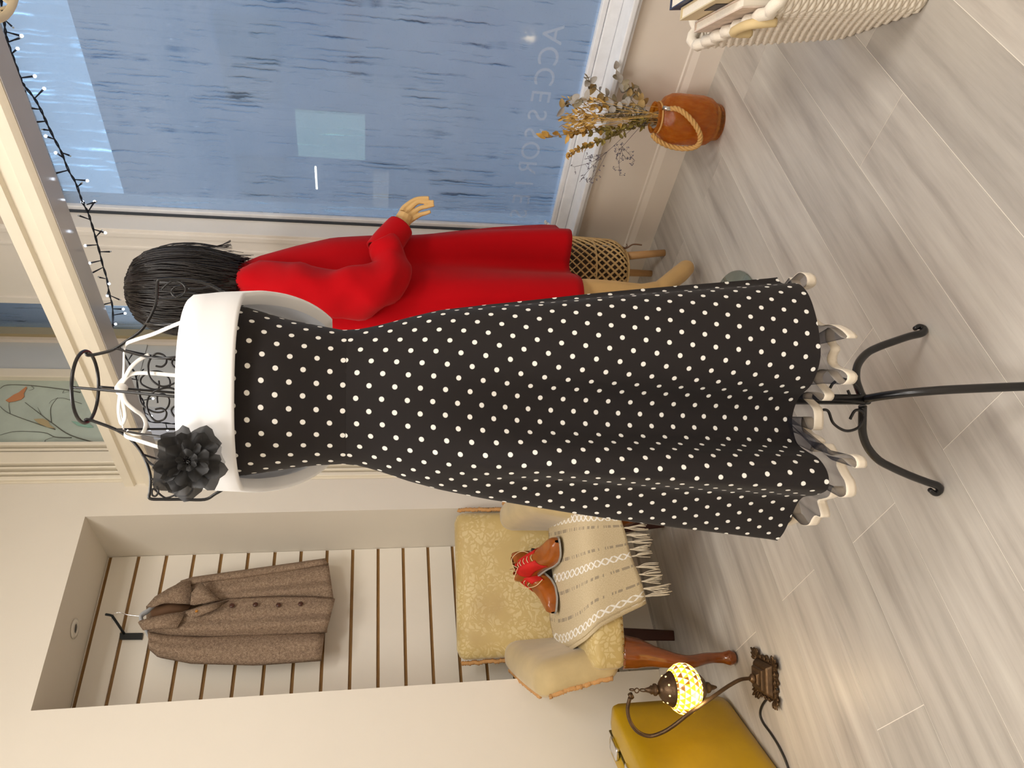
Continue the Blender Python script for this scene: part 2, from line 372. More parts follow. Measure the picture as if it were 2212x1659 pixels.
# outside: pavement, street and the building across, seen through the steamed glass
struct('street', MB().box((2.45, -14, -.2), (14, 16, -.12)), mat('wet_asphalt', '4A525C', .35), 'wet street outside the window')
ob = thing('building', (8.2, 1, -.12), 'dim blue grey terrace across the street with lit shop', 'building')
M_fac = mat('far_render', '565C68', .8, var=.1, vscale=.6); M_dark = mat('far_window', '2B2A30', .3); M_brn = mat('far_brown_sign', '5C4038', .6)
F = MB().box((8.2, -14, -.12), (9, 16, 4.15)); F.build('facade', M_fac, ob)
for y0 in (-6.5, -3.6, -.6, 2.2, 3.9, 5.6, 8.6): MB().box((8.16, y0, 2.15), (8.22, y0+.95, 2.75)).build('window', M_dark, ob, smooth=False)
for y0, y1 in ((-7, -4.2), (-3.6, -1.0), (-.4, 2.2), (2.7, 4.6), (6.9, 9.6)): MB().box((8.15, y0, .5), (8.22, y1, 1.12)).build('shop_window', M_dark, ob, smooth=False)
MB().box((8.12, -7, 1.25), (8.2, 4.6, 1.4)).build('shop_sign', M_brn, ob, smooth=False)
MB().box((8.15, 4.92, 1.2), (8.22, 5.52, 2.0)).build('lit_shop_window', mat('lit_shop', 'A9B9A0', .5, emit='C8D8B0', estr=.35), ob, smooth=False)
MB().tube([(8.1, 5.62, 1.8), (8.1, 5.95, 1.8)], .012, 8).build('tube_lamp', mat('tube_light', 'FFFFFF', .5, emit='FFF0C8', estr=12), ob)
MB().box((8.14, 6.44, 1.17), (8.2, 6.52, 1.27)).build('lit_sign', mat('warm_sign', 'FFE0A0', .5, emit='FFD890', estr=4), ob, smooth=False)
MB().box((8.15, 5.7, .9), (8.21, 6.7, 1.1)).build('warm_shop_window', mat('dim_warm_shop', 'A08A78', .5, emit='C8A888', estr=.25), ob, smooth=False)
world_parts(ob)
# ================================================================== DRESS FORM AND DRESS
AX = Vector((.752, .945, 0)); T0 = AX.dot(FH)
def loc2(p): d = p-AX; return Vector((d.dot(RH), d.dot(FH), p.z))
def glob(lat, dep, z): q = AX+RH*lat+FH*dep; return Vector((q.x, q.y, z))
M_wire = mat('black_enamel_wire', '1B1A1B', .28, spec=.6)
form = thing('dress_form', AX, 'black scrolled wire dress form on a tripod under the spotted dress', 'dress form')
def wire(pts, r=.0026, n=6, name='wire'):
    return MB().tube(cat(pts, n), r, 8).build(name, M_wire, form)
P = lambda x, y, d=0.: ont(x, y, T0+d)
q3 = lambda x, y, d=0.: ont(x/3.687, 400+y/3.687, T0+d)
q4 = lambda x, y, d=0.: ont(x/3.687, 750+y/3.687, T0+d)
# neck ring
nc = P(185, 836); rr = .0535
MB().tube([nc+Vector((rr*math.cos(a), rr*math.sin(a), 0)) for a in [2*math.pi*k/40 for k in range(40)]], .0026, 8, closed=True).build('neck_ring', M_wire, form)
NRr, NRl = nc+RH*rr, nc-RH*rr
# outer shoulder lines
wire([NRr, q3(700, 1355), q3(820, 1335), q3(910, 1305), q3(1010, 1240), q3(1120, 1160), q3(1190, 1060), q3(1235, 960), q3(1250, 880), q3(1255, 770), q3(1290, 752), q3(1390, 748), q3(1560, 765), q3(1680, 800), q3(1800, 865), q3(1850, 900), q3(1930, 960, -.01)], .0024)
wire([NRl, q4(690, 575), q4(790, 605), q4(920, 655), q4(1010, 710), q4(1085, 780), q4(1150, 880), q4(1190, 990), q4(1200, 1060), q4(1195, 1150), q4(1193, 1205), q4(1300, 1212), q4(1440, 1212), q4(1630, 1213), q4(1720, 1165), q4(1830, 1105), q4(1950, 1060, -.01)], .0024, n=5)
# front / back lines from the neck and the shoulder
for dd in (-.053, .053):
    top = nc+FH*dd
    wire([top, top.lerp(glob(.0, dd*1.6, 1.36), .5), glob(0, dd*1.6, 1.36), glob(0, dd*1.5, 1.28), glob(0, dd*.8, 1.16)], .0020)
    for a, b in ((q3(920, 1300), 1), (q4(930, 655), -1)):
        wire([a, glob(.055*b, dd*1.5, 1.40), glob(.058*b, dd*1.55, 1.33), glob(.04*b, dd*.8, 1.18)], .0018)
    for a, b in ((q3(1155, 1105), 1), (q4(1135, 855), -1)):
        wire([a, glob(.105*b, dd*.8, 1.40), glob(.105*b, dd*1.0, 1.31), glob(.06*b, dd*.6, 1.18)], .0018)
wire([q3(1245, 915), q3(1290, 912), q3(1400, 905), q3(1480, 905), q3(1620, 912)], .0018); wire([q4(1205, 1050), q4(1290, 1055), q4(1360, 1045), q4(1440, 1030)], .0018)
# scrolls on the chest, arm ends
def spiral(f, pts, r=.0015): wire([f(*p) for p in pts], r, 6, 'scroll')
for pts in ([(1240, 1440, -.06), (1290, 1445, -.06), (1325, 1410, -.06), (1310, 1360, -.06), (1250, 1340, -.06), (1200, 1380, -.06), (1180, 1450, -.06), (1200, 1540, -.06), (1280, 1600, -.06), (1360, 1590, -.06), (1440, 1540, -.06), (1485, 1460, -.06), (1470, 1390, -.06), (1420, 1360, -.06), (1380, 1385, -.06), (1370, 1425, -.06), (1400, 1452, -.06), (1445, 1450, -.06)],): spiral(q3, pts)
spiral(q4, [(1235, 495, -.06), (1290, 488, -.06), (1325, 520, -.06), (1310, 570, -.06), (1250, 590, -.06), (1200, 550, -.06), (1170, 470, -.06), (1190, 390, -.06), (1260, 340, -.06), (1360, 325, -.06), (1440, 370, -.06), (1495, 440, -.06), (1495, 520, -.06), (1440, 570, -.06), (1390, 550, -.06), (1365, 510, -.06), (1385, 475, -.06), (1445, 472, -.06)])
spiral(q4, [(1265, 265, .08), (1262, 330, .08), (1200, 330, .08), (1125, 290, .08), (1130, 240, .08), (1200, 195, .08), (1290, 200, .08), (1350, 260, .08), (1350, 330, .08)])
spiral(q4, [(1255, 445, .08), (1255, 390, .08), (1300, 372, .08), (1345, 410, .08), (1340, 470, .08), (1290, 515, .08), (1210, 510, .08), (1130, 450, .08), (1110, 370, .08), (1120, 330, .08)])
spiral(q3, [(1285, 835), (1330, 790), (1380, 762), (1430, 770), (1475, 810), (1470, 860), (1430, 890), (1390, 885), (1365, 850), (1390, 815), (1440, 800)])
spiral(q3, [(1500, 825), (1600, 825), (1670, 805), (1690, 795), (1660, 780)]); spiral(q3, [(1400, 905), (1410, 890), (1480, 860), (1560, 870), (1575, 905), (1550, 940)])
spiral(q4, [(1250, 1105), (1262, 1150), (1240, 1185), (1215, 1180), (1210, 1150), (1225, 1130), (1290, 1185), (1330, 1200), (1400, 1170), (1425, 1120), (1400, 1070), (1350, 1065), (1318, 1090), (1340, 1125), (1370, 1140)])
spiral(q4, [(1390, 1185), (1480, 1185), (1530, 1140), (1525, 1090)]); spiral(q4, [(1220, 1100), (1250, 1060), (1300, 1090), (1370, 1140)])
# hoops hidden under the bodice
for z, w, d in ((1.29, .12, .085), (1.16, .075, .055)):
    MB().tube([glob(w*math.cos(a), d*math.sin(a), z) for a in [2*math.pi*k/32 for k in range(32)]], .0025, 6, closed=True).build('hoop', M_wire, form)
# pole and tripod
MB().tube([AX+Vector((0, 0, .215)), AX+Vector((0, 0, 1.30))], .0095, 12).build('pole', M_wire, form)
footR, footL = onz(2003, 716), onz(2034, 1060)
def leg(foot, pix, crop=(1640, 560, 2.677)):
    d = (foot-AX); d.z = 0; d.normalize(); n = Vector((-d.y, d.x, 0)); out = []
    for x, y in pix:
        p = onpl(crop[0]+x/crop[2], crop[1]+y/crop[2], AX, n); out.append(((p-AX).dot(d), p.z))
    return d, out
dR, prR = leg(footR, [(625, 810), (600, 760), (580, 690), (590, 610), (640, 545), (710, 508), (800, 475), (890, 445), (955, 430), (972, 412), (962, 396), (940, 390), (918, 402)])
dL, prL = leg(footL, [(630, 850), (628, 930), (630, 1010), (660, 1090), (720, 1160), (800, 1205), (900, 1250), (1000, 1288), (1058, 1308), (1072, 1330), (1060, 1350), (1040, 1352), (1015, 1332)])
def mkleg(d, prof):
    zmin = min(z for r, z in prof); pts = [AX+d*r+Vector((0, 0, z-zmin+.0055)) for r, z in prof]
    c = cat(pts, 5); n = len(c)
    MB().tube(c, [.0075 if i < n*.72 else .0075-.003*(i-n*.72)/(n*.28) for i in range(n)], 10).build('leg', M_wire, form)
mkleg(dR, prR); mkleg(dL, prL)
d3 = -(dR+dL).normalized(); mkleg(d3, prR)
k5 = lambda x, y: onpl(1640+x/2.677, 560+y/2.677, AX, FH)
for pts in ([(410, 745), (430, 715), (480, 692), (540, 715), (580, 760), (585, 790), (560, 808), (530, 795), (512, 758)], [(370, 870), (400, 880), (430, 950), (500, 992), (570, 975), (605, 920), (595, 880), (555, 875), (525, 925)]):
    wire([k5(*p) for p in pts], .0026, 6, 'scroll')
world_parts(form)

# ---- the dress
def dots_mat():
    k = NT('black_polka_dot_cotton'); uv = k.n('UVMap'); A = .0385
    sc = k.n('VectorMath', operation='SCALE'); k.l(uv.outputs[0], sc.inputs[0]); sc.inputs['Scale'].default_value = 1/A
    def dist(off):
        a = k.n('VectorMath', operation='ADD'); k.l(sc.outputs[0], a.inputs[0]); a.inputs[1].default_value = (off, off, 0)
        f = k.n('VectorMath', operation='FRACTION'); k.l(a.outputs[0], f.inputs[0])
        c = k.n('VectorMath', operation='SUBTRACT'); k.l(f.outputs[0], c.inputs[0]); c.inputs[1].default_value = (.5, .5, 0)
        ml = k.n('VectorMath', operation='MULTIPLY'); k.l(c.outputs[0], ml.inputs[0]); ml.inputs[1].default_value = (1, 1, 0)
        ln = k.n('VectorMath', operation='LENGTH'); k.l(ml.outputs[0], ln.inputs[0]); return ln.outputs['Value']
    d = k.math('MINIMUM', dist(0.), dist(.5))
    f = k.ramp(d, [(.094, (1, 1, 1, 1)), (.108, (0, 0, 0, 1))])
    k.l(k.mix(f, lin('262222'), lin('F6F4EE')), k.b.inputs['Base Color']); k.b.inputs['Roughness'].default_value = .75
    k.b.inputs['Sheen Weight'].default_value = .04; k.b.inputs['Specular IOR Level'].default_value = .2
    k.bump(k.noise(k.coords('Object'), 900, 2), .1, .0006); return k.m
M_dots = dots_mat()
M_white = mat('white_cotton', 'F4F4F6', .7, sheen=.2, bump=.05, bscale=900, bdist=.0005)
dress = thing('polka_dot_dress', AX+Vector((0, 0, .4)), 'black and white polka dot halter dress on a wire form', 'dress')
rows = [(500, 655, 1030), (560, 672, 1021), (620, 690, 1012), (680, 702, 1005), (740, 713, 1002), (780, 711, 1006), (830, 700, 1021), (880, 686, 1039), (950, 667, 1059), (1050, 652, 1081), (1150, 640, 1099), (1250, 628, 1114), (1350, 618, 1127), (1450, 610, 1138), (1550, 604, 1149), (1650, 599, 1162), (1685, 597, 1167)]
tabR, tabL = [], []
for x, yr, yl in rows:
    a, c = P(x, yr), P(x, yl); tabR.append((a.z, loc2(a).x)); tabL.append((c.z, loc2(c).x))
tabR.reverse(); tabL.reverse()
ZH = .392; ZWa = P(750, 860).z
hem_px = [(1679, 599), (1690, 612), (1722, 612), (1740, 626), (1752, 648), (1762, 680), (1768, 709), (1772.6, 750), (1772, 775), (1766, 800), (1752, 832), (1728, 856), (1717, 878), (1711, 907), (1715, 937), (1724, 960), (1745, 976), (1768, 990), (1786, 1016), (1791, 1042), (1785, 1060), (1760, 1070), (1735, 1074), (1720, 1092), (1705, 1126), (1692, 1152), (1679, 1168)]
front = [loc2(onz(x, y, ZH)) for x, y in hem_px]
latR, latL = front[0].x, front[-1].x
back = []
for k in range(1, 14):
    a = math.pi*(1-k/14); r = 1+.10*math.sin(6.2*a+.5)
    back.append(Vector(((latR+latL)/2+math.cos(a)*(latR-latL)/2*1.0, .01+math.sin(a)*.17*r, ZH)))
fr = resample(cat(front, 6), 121); bk = resample(cat([front[-1]]+back+[front[0]], 6), 81)[1:-1]
hem = fr+bk; NR = len(hem)
wR, wL = interp(tabR, ZWa), interp(tabL, ZWa)
def ring_angle(i):
    return -math.pi*(i/120) if i <= 120 else -math.pi-math.pi*((i-120)/80)
def ell(i, r, l, dfront, dback, p=1.):
    a = ring_angle(i); c = (r+l)/2; h = (r-l)/2; s = math.sin(a); co = math.cos(a)
    co = math.copysign(abs(co)**p, co); s2 = math.copysign(abs(s)**p, s)
    return c+h*co, (dfront if s < 0 else dback)*s2
HW0, HW1 = (wR-wL)/2, (latR-latL)/2
def gz(z): return min(max(((interp(tabR, z)-interp(tabL, z))/2-HW0)/(HW1-HW0), 0), 1)
zs_skirt = [ZWa+(ZH-ZWa)*k/46 for k in range(47)]
G, UV = [], []
RHO0, CONE = .46, 1.0
def rowarc(row):
    N = len(row); out = [0.]*N
    for i in range(61, 161): out[i] = out[i-1]+(row[i]-row[i-1]).length
    for i in range(59, -1, -1): out[i] = out[i+1]-(row[i+1]-row[i]).length
    out[N-1] = out[0]-(row[0]-row[N-1]).length
    for i in range(N-2, 160, -1): out[i] = out[i+1]-(row[i+1]-row[i]).length
    return out
L = 0
for zi, z in enumerate(zs_skirt):
    g = gz(z); q = (ZWa-z)/(ZWa-ZH); g = .75*g+.25*q if q > .1 else g
    g = min(g, 1) if zi < 46 else 1
    row, ur = [], []
    lr, ll = interp(tabR, z), interp(tabL, z)
    sm = min(1, max(0, (q-.02)/.42)); sm = sm*sm*(3-2*sm)
    for i in range(NR):
        wx, wd = ell(i, wR, wL, .078, .075); h = hem[i]
        # smooth hip bell + folds that open towards the hem
        hx, hd = ell(i, lr, ll, .078+.07*g, .075+.06*g)
        fx, fd = wx+(h.x-wx)*g, wd+(h.y-wd)*g
        # keep the measured outline at the sides
        x = hx*(1-sm)+fx*sm; d = hd*(1-sm)+fd*sm
        row.append(glob(x, d, z))
    G.append(row)
SK = G
arc = [0.]
for i in range(NR): arc.append(arc[-1]+(hem[(i+1) % NR]-hem[i]).length)
mid = arc[60]
for zi, z in enumerate(zs_skirt):
    rho = RHO0+(ZWa-z)*1.02
    UV.append([(rho*math.sin(-a_/rho*CONE), -rho*math.cos(-a_/rho*CONE)+.013) for a_ in rowarc(SK[zi])])
sk = MB(); sk.grid([r+[r[0]] for r in G], UV=[u+[u[0]] for u in UV])
part(sk, 'skirt', M_dots, dress, 'full black skirt with white dots', weld=False)
# bodice
def ztop(i):
    a = ring_angle(i); f = max(0, math.sin(a)+.25)/1.25 if math.sin(a) > -.25 else 0
    return 1.318-.12*min(1, f*1.35)
G, UV = [], []
for j in range(25):
    row, ur = [], []; t = j/24
    for i in range(NR):
        z = ZWa+(ztop(i)-ZWa)*t
        r, l = interp(tabR, z), interp(tabL, z)
        bust = math.exp(-((z-1.245)/.055)**2); a = ring_angle(i)
        x, d = ell(i, r, l, .078+.026*t+.012*bust, .075+.02*t, 1-.16*t)
        row.append(glob(x, d, z))
    ra = rowarc(row); G.append(row); UV.append([(-a_, (p.z-ZWa)*1.03-RHO0+.013) for a_, p in zip(ra, row)])
bo = MB(); bo.grid([r+[r[0]] for r in G], UV=[u+[u[0]] for u in UV])
part(bo, 'bodice', M_dots, dress, 'fitted strapless bodice with white dots', weld=False)
# white folded band
G = []
prof = [(-.004, .034), (.003, .046), (.009, .0475), (.0125, .042), (.0140, .020), (.0152, -.006), (.0160, -.0225), (.0150, -.0265), (.011, -.0265), (.002, -.016)]
for i in range(NR):
    z0 = ztop(i); r, l = interp(tabR, 1.285), interp(tabL, 1.285); row = []; a = ring_angle(i)
    side = abs(math.cos(a))**2
    back_ = max(0, math.sin(a)+.3)
    for off, dz in prof:
        o = off*(1+.5*side)+(.012*back_ if dz < .03 else 0)
        x, d = ell(i, r+o, l-o, .112+o, .10+o, .84); row.append(glob(x, d, z0+dz*1.05-.004))
    G.append(row)
bd = MB(); bd.grid(G, cu=True); part(bd, 'bust_band', M_white, dress, 'wide white folded band')
# halter ties, flat white ribbons
M_tie = mat('white_tie', 'F1EEE9', .6)
def tie(pts, w=.0029): MB().tube(cat(pts, 6), w, 8, flat=.30, up=FH).build('halter_tie', M_tie, dress)
tie([P(420, 686, -.07), P(375, 703, -.05), P(330, 722, -.03), P(290, 735, -.012), P(272, 744, 0), P(268, 760, .01), P(267, 800, .015), P(264, 838, .02)])
tie([P(372, 976, -.075), P(340, 965, -.05), P(300, 952, -.03), P(275, 944, -.012), P(268, 935, .0), P(262, 900, .02), P(258, 870, .025), P(262, 838, .02)])
tie([P(405, 813, -.075), P(370, 810, -.06), P(320, 806, -.05), P(285, 808, -.045), P(268, 822, -.045), P(262, 838, -.04), P(258, 860, -.03), P(256, 890, -.02), P(262, 916, -.015), P(270, 900, -.02), P(266, 870, -.03), P(262, 845, -.04)])
tie([P(262, 842, -.045), P(272, 868, -.045), P(290, 885, -.045), P(307, 897, -.04), P(315, 915, -.035), P(308, 936, -.03), P(290, 938, -.03), P(274, 930, -.03)])
tie([P(322, 766, -.05), P(300, 778, -.05), P(282, 795, -.05), P(270, 815, -.045), P(258, 828, -.04), P(252, 840, -.035), P(258, 850, -.04), P(268, 838, -.045)])
MB().ball(P(262, 838, -.045), .007, 10, 8, (1, 1, 1.3)).build('tie_knot', M_tie, dress)
# petticoat: sheer net with cream satin edge
def net_mat():
    k = NT('black_organza'); tr = k.n('BsdfTransparent'); tr.inputs[0].default_value = (.80, .80, .82, 1); df = k.n('BsdfDiffuse'); df.inputs[0].default_value = lin('33343C')
    mx = k.n('MixShader'); lw = k.n('LayerWeight'); lw.inputs[0].default_value = .42
    k.l(k.math('MULTIPLY_ADD', lw.outputs['Facing'], .55, .14), mx.inputs[0]); k.l(tr.outputs[0], mx.inputs[1]); k.l(df.outputs[0], mx.inputs[2]); k.l(mx.outputs[0], k.out.inputs[0]); return k.m
M_net = net_mat(); M_rib = mat('cream_satin_ribbon', 'F1E4D0', .3, spec=.6, sheen=.3)
ZR = .345
rib = [(190, 150), (255, 82), (295, 88), (312, 120), (300, 155), (240, 175), (215, 120), (205, 110), (240, 230), (290, 300), (320, 350), (380, 385), (450, 380), (515, 412), (550, 452), (515, 452), (470, 418), (435, 395), (415, 430), (425, 480), (450, 515), (430, 560), (432, 600), (465, 628), (515, 642), (548, 672), (540, 706), (508, 724), (465, 690), (428, 645), (385, 640), (352, 665), (350, 705), (385, 745), (415, 785), (392, 818), (340, 775), (300, 770), (285, 800), (330, 845), (350, 880), (352, 940), (345, 985), (315, 975), (285, 910), (278, 960), (290, 1000), (335, 1025), (365, 1055), (330, 1090), (340, 1115), (375, 1075), (410, 1070), (445, 1130), (490, 1128), (560, 1130), (598, 1160), (598, 1205), (560, 1190), (510, 1150), (480, 1180), (505, 1240), (535, 1290), (538, 1362), (490, 1372), (465, 1310), (440, 1370), (400, 1385), (370, 1395), (382, 1440), (392, 1490), (360, 1480), (340, 1500), (318, 1535), (270, 1530), (225, 1470), (200, 1500), (160, 1540)]
kk = lambda x, y, z: onz(1640+x/2.677, 560+y/2.677, z)
rc = [loc2(kk(x, y, ZR)) for x, y in rib]
rc = [Vector((p.x, p.y, 0)) for p in rc]
bck = []
for k in range(1, 40):
    a = math.pi*(1-k/40); rad = 1+.09*math.sin(k*1.9)
    bck.append(Vector((.0+math.cos(a)*.20*rad, .0+math.sin(a)*.155*rad, 0)))
curve = resample(cat(rc, 5)+cat([rc[-1]]+bck+[rc[0]], 3)[1:-1], 420, True)
def blur(C, n):
    N = len(C)
    return [sum((C[(i+k) % N] for k in range(-n, n+1)), Vector())/(2*n+1) for i in range(N)]
up1, up2 = blur(curve, 3), blur(curve, 22)
hemr = [9.]*180
for p in cat(hem, 3, True): hemr[int(math.degrees(math.atan2(p.y, p.x)) % 360/2) % 180] = min(hemr[int(math.degrees(math.atan2(p.y, p.x)) % 360/2) % 180], math.hypot(p.x, p.y))
def inside(p, t):
    if t < .2: return p
    r = math.hypot(p.x, p.y); k = int(math.degrees(math.atan2(p.y, p.x)) % 360/2) % 180; lim = min(hemr[(k+o) % 180] for o in (-2, -1, 0, 1, 2))*(.93-.12*t)
    return p*(lim/r) if r > lim else p
G = []
for j in range(7):
    t = j/6; w = t**.8; G.append([glob(*inside(c*(1-w)+(b_*.64)*w, t).xy, ZR+.0105+.14*t) for c, b_ in zip(curve, up2)])
pn = MB(); pn.grid(G, cv=True); part(pn, 'petticoat', M_net, dress, 'sheer black net underskirt')
G = [[glob(c.x, c.y, ZR+dz) for c in curve] for dz in (-.0065, -.001, .005, .0115)]
rb_ = MB(); rb_.grid(G, cv=True); part(rb_, 'ribbon_hem', M_rib, dress, 'cream satin ribbon edge', solid=.0008)
# black fabric flower on the band
fl_ = MB(); fc = ont(408, 996, T0-.135); fn = (CAM+Vector((0, 0, .1))-fc).normalized(); fx = fn.cross(Vector((0, 0, 1))).normalized(); fy = fx.cross(fn).normalized()
M_pet = NT('black_chiffon_petal'); 
tr = M_pet.n('BsdfTransparent'); mx = M_pet.n('MixShader'); mx.inputs[0].default_value = .93; M_pet.b.inputs['Base Color'].default_value = lin('232223'); M_pet.b.inputs['Roughness'].default_value = .6; M_pet.b.inputs['Sheen Weight'].default_value = .25
M_pet.l(tr.outputs[0], mx.inputs[1]); M_pet.l(M_pet.b.outputs[0], mx.inputs[2]); M_pet.l(mx.outputs[0], M_pet.out.inputs[0]); M_pet = M_pet.m; M_pet2 = M_pet.copy(); M_pet2.name = 'sheer_grey_petal'; [setattr(n_.inputs[0], 'default_value', .45) for n_ in M_pet2.node_tree.nodes if n_.type == 'MIX_SHADER']
cen = MB(); rnd = random.Random(3)
for k in range(26):
    a = rnd.uniform(0, 6.28); r = rnd.uniform(0, .007); p = fc+fx*math.cos(a)*r+fy*math.sin(a)*r+fn*rnd.uniform(.012, .02); cen.ball(p, .0022, 6, 5)
flower = part(cen, 'flower', mat('black_bead', '151415', .25), dress, 'black chiffon flower pinned on the band')
for lay, (n, rad, tilt, off) in enumerate(((7, .047, .12, 0), (7, .041, .38, .45), (6, .033, .68, .2), (5, .021, 1.05, .5))):
    for k in range(n):
        a0 = 2*math.pi*k/n+off+rnd.uniform(-.15, .15); wv = rnd.uniform(0, 6.28); R_ = rad*rnd.uniform(.9, 1.12); G = []
        for i in range(7):
            u = i/6; row = []
            for j in range(9):
                v = (j/8-.5)*2; half = (.25+.95*min(1, u*1.6))*(math.pi/n)*1.15
                rr_ = R_*(.10+.90*u*(1-.30*v**4))*(1+.07*math.sin(6*v+wv)*u)
                a = a0+v*half; h = .004*lay+.004+rr_*math.sin(tilt)*(.4+.6*u)+.008*math.sin(5*v+wv)*u*u+.004*math.sin(11*v+2*wv)*u*u-.010*max(0,u-.6)+rnd.uniform(-.001, .001)
                row.append(fc+fx*(math.cos(a)*rr_*math.cos(tilt*.8))+fy*(math.sin(a)*rr_*math.cos(tilt*.8))+fn*h)
            G.append(row)
        pm_ = MB(); pm_.grid(G); part(pm_, 'petal', M_pet if not (lay == 0 and k in (2, 5)) else M_pet2, flower)
world_parts(dress)
# ================================================================== MANNEQUIN IN THE RED COAT
MA = Vector((1.58, 1.52, 0)); TM = MA.dot(FH)
def mg(lat, dep, z): q = MA+RH*lat+FH*dep; return Vector((q.x, q.y, z))
def ml(p): d = p-MA; return Vector((d.dot(RH), d.dot(FH), p.z))
Q = lambda x, y, d=0.: ont(x, y, TM+d)
man = thing('mannequin', MA, 'female display mannequin with black wig in a red swing coat', 'mannequin')
M_skin = mat('mannequin_fibreglass', 'D3AC72', .38, var=.04, vscale=12, spec=.4)
bd = MB()
def limb(pts, rad, seg=12): 
    c = cat(pts, 4); n = len(c); tabr = [(i*4, r) for i, r in enumerate(rad)]
    bd.tube(c, [interp(tabr, i) for i in range(n)], seg)
limb([mg(0, 0, 1.60), mg(.005, 0, 1.50), mg(.0, 0, 1.42), mg(0, 0, 1.30), mg(0, 0, 1.10), mg(0, 0, .95), mg(0, 0, .85)], [.05, .042, .06, .07, .06, .075, .06], 16)
bd.ball(mg(.005, .02, 1.635), .085, 16, 12, (1, 1.05, 1.25)); bd.ball(mg(.03, .115, 1.61), .018, 8, 6)
limb([mg(.03, 0, .88), Q(1120, 640, .0), Q(1258, 634, .02), Q(1330, 636, .04), Q(1385, 634, .06), Q(1418, 626, .09)], [.055, .05, .046, .043, .032, .028])
limb([Q(1412, 632, .08), Q(1432, 620, .10), Q(1450, 606, .13), Q(1468, 592, .16), Q(1482, 579, .19), Q(1488, 572, .205)], [.027, .029, .030, .031, .029, .016])
limb([mg(-.04, 0, .88), mg(-.08, -.01, .65), mg(-.085, -.02, .48), mg(-.09, -.02, .25), mg(-.09, -.03, .12), mg(-.08, -.01, .075)], [.055, .05, .046, .042, .03, .026])
limb([mg(-.085, -.03, .075), mg(-.07, .05, .05), mg(-.05, .13, .028), mg(-.045, .16, .022)], [.027, .03, .024, .012])
body_mb = bd; bd = MB()
h = lambda x, y, d=-.06: Q(840+x/15.08, 410+y/15.08, d)
limb([Q(830, 560, -.09), h(150, 1420), h(385, 1165), h(480, 960), h(560, 800)], [.034, .027, .0225, .024, .022])
for b0, pts in (((450, 700), [(520, 560), (830, 335), (1100, 272), (1310, 268)]), ((520, 800), [(620, 680), (920, 410), (1230, 400), (1465, 386)]), ((600, 900), [(740, 790), (1010, 600), (1250, 545), (1475, 492)]), ((660, 1000), [(800, 930), (1010, 815), (1200, 760), (1360, 705)])):
    limb([h(*b0)]+[h(*p, -.06-.004*i) for i, p in enumerate(pts)], [.0105, .0080, .0068, .0060, .0048], 8)
limb([h(330, 900, -.035), h(480, 640, -.02), h(700, 520, -.01), h(850, 500, -.008)], [.010, .0075, .0062, .0050], 8)
def skin_over(q, name, vox, it):
    o = part(q, name, M_skin, man)
    rm = o.modifiers.new('remesh', 'REMESH'); rm.mode = 'VOXEL'; rm.voxel_size = vox; rm.use_smooth_shade = True
    sm_ = o.modifiers.new('smooth', 'SMOOTH'); sm_.factor = .5; sm_.iterations = it
skin_over(body_mb, 'body', .004, 4); skin_over(bd, 'hand', .0011, 3)
# coat
M_red = mat('red_wool', 'B4030F', .85, sheen=.06, spec=.12, var=.04, vscale=8, bump=.12, bscale=700, bdist=.001)
cz = [(480, 598), (500, 582), (560, 556), (640, 534), (720, 516), (800, 511), (900, 509), (1000, 500), (1100, 494), (1233, 490)]
ctab = []
for x, y in cz: p = ml(Q(x, y)); ctab.append((p.z, p.x))
ctab.reverse()
ZCH = .49
hp = [ml(onz(x, y, ZCH)) for x, y in [(1199, 487), (1206, 497), (1231, 497), (1236, 515), (1233, 545), (1229, 572), (1233, 590), (1248, 596), (1258, 608), (1262, 640), (1260, 680)]]
hp = [Vector((p.x, p.y, 0)) for p in hp]
hp += [Vector(v+(0,)) for v in ((-.14, -.20), (-.17, -.155), (-.21, -.16), (-.245, -.08), (-.25, .03), (-.21, .10), (-.19, .16), (-.10, .205), (-.03, .18), (.06, .205), (.13, .18), (.19, .19), (.225, .15))]
ch = resample(cat(hp, 6, True), 150, True)
def cring(i, hw, dp):
    a = -2*math.pi*(i/150)+.25; return Vector((hw*math.cos(a), dp*math.sin(a), 0))
G = []
ztopc = 1.50
for j in range(44):
    t = j/43; z = ztopc+(ZCH-ztopc)*t; hw = interp(ctab, z); q = max(0, (1.36-z)/(1.36-ZCH)); sm = q*q*(3-2*q)
    row = []
    for i in range(150):
        dp = hw*(.62+.26*q) if z < 1.44 else hw*.8
        a = cring(i, hw, dp); b_ = ch[i]; k_ = (hw/.225 if q > 0 else 0); b2 = Vector((b_.x*(.5+.5*q)*1.0 if False else b_.x*min(1, hw/.225+.0), b_.y*min(1, hw/.225), 0))
        p = a.lerp(b2, sm); row.append(mg(p.x, p.y, z-.0))
    G.append(row)
cm = MB(); cm.grid([r+[r[0]] for r in G])
coat = part(cm, 'coat', M_red, man, 'red wool swing coat with deep back pleats', solid=.006)
cl = MB(); cl.tube(cat([mg(0.056*math.cos(a), .056*math.sin(a), 1.495+.010*math.sin(a)) for a in [2*math.pi*k/16 for k in range(16)]], 3, True), .011, 10, closed=True); part(cl, 'collar', M_red, coat)
sp = [Q(525, 604, -.02), Q(560, 612, -.075), Q(640, 622, -.105), Q(730, 632, -.125), Q(800, 624, -.135), Q(838, 598, -.13), Q(846, 570, -.115), Q(838, 545, -.10), Q(830, 535, -.092)]
sr = [.018, .052, .068, .069, .066, .058, .052, .047, .043]
c = cat(sp, 6); G = []
sl = MB(); sl.tube(c, [interp([(i*6, r) for i, r in enumerate(sr)], i) for i in range(len(c))], 22)
for v in sl.v: v += Vector((noise.noise(v*16), noise.noise(v*16+Vector((5, 0, 0))), noise.noise(v*13+Vector((0, 9, 0)))))*.017
part(sl, 'sleeve', M_red, coat)
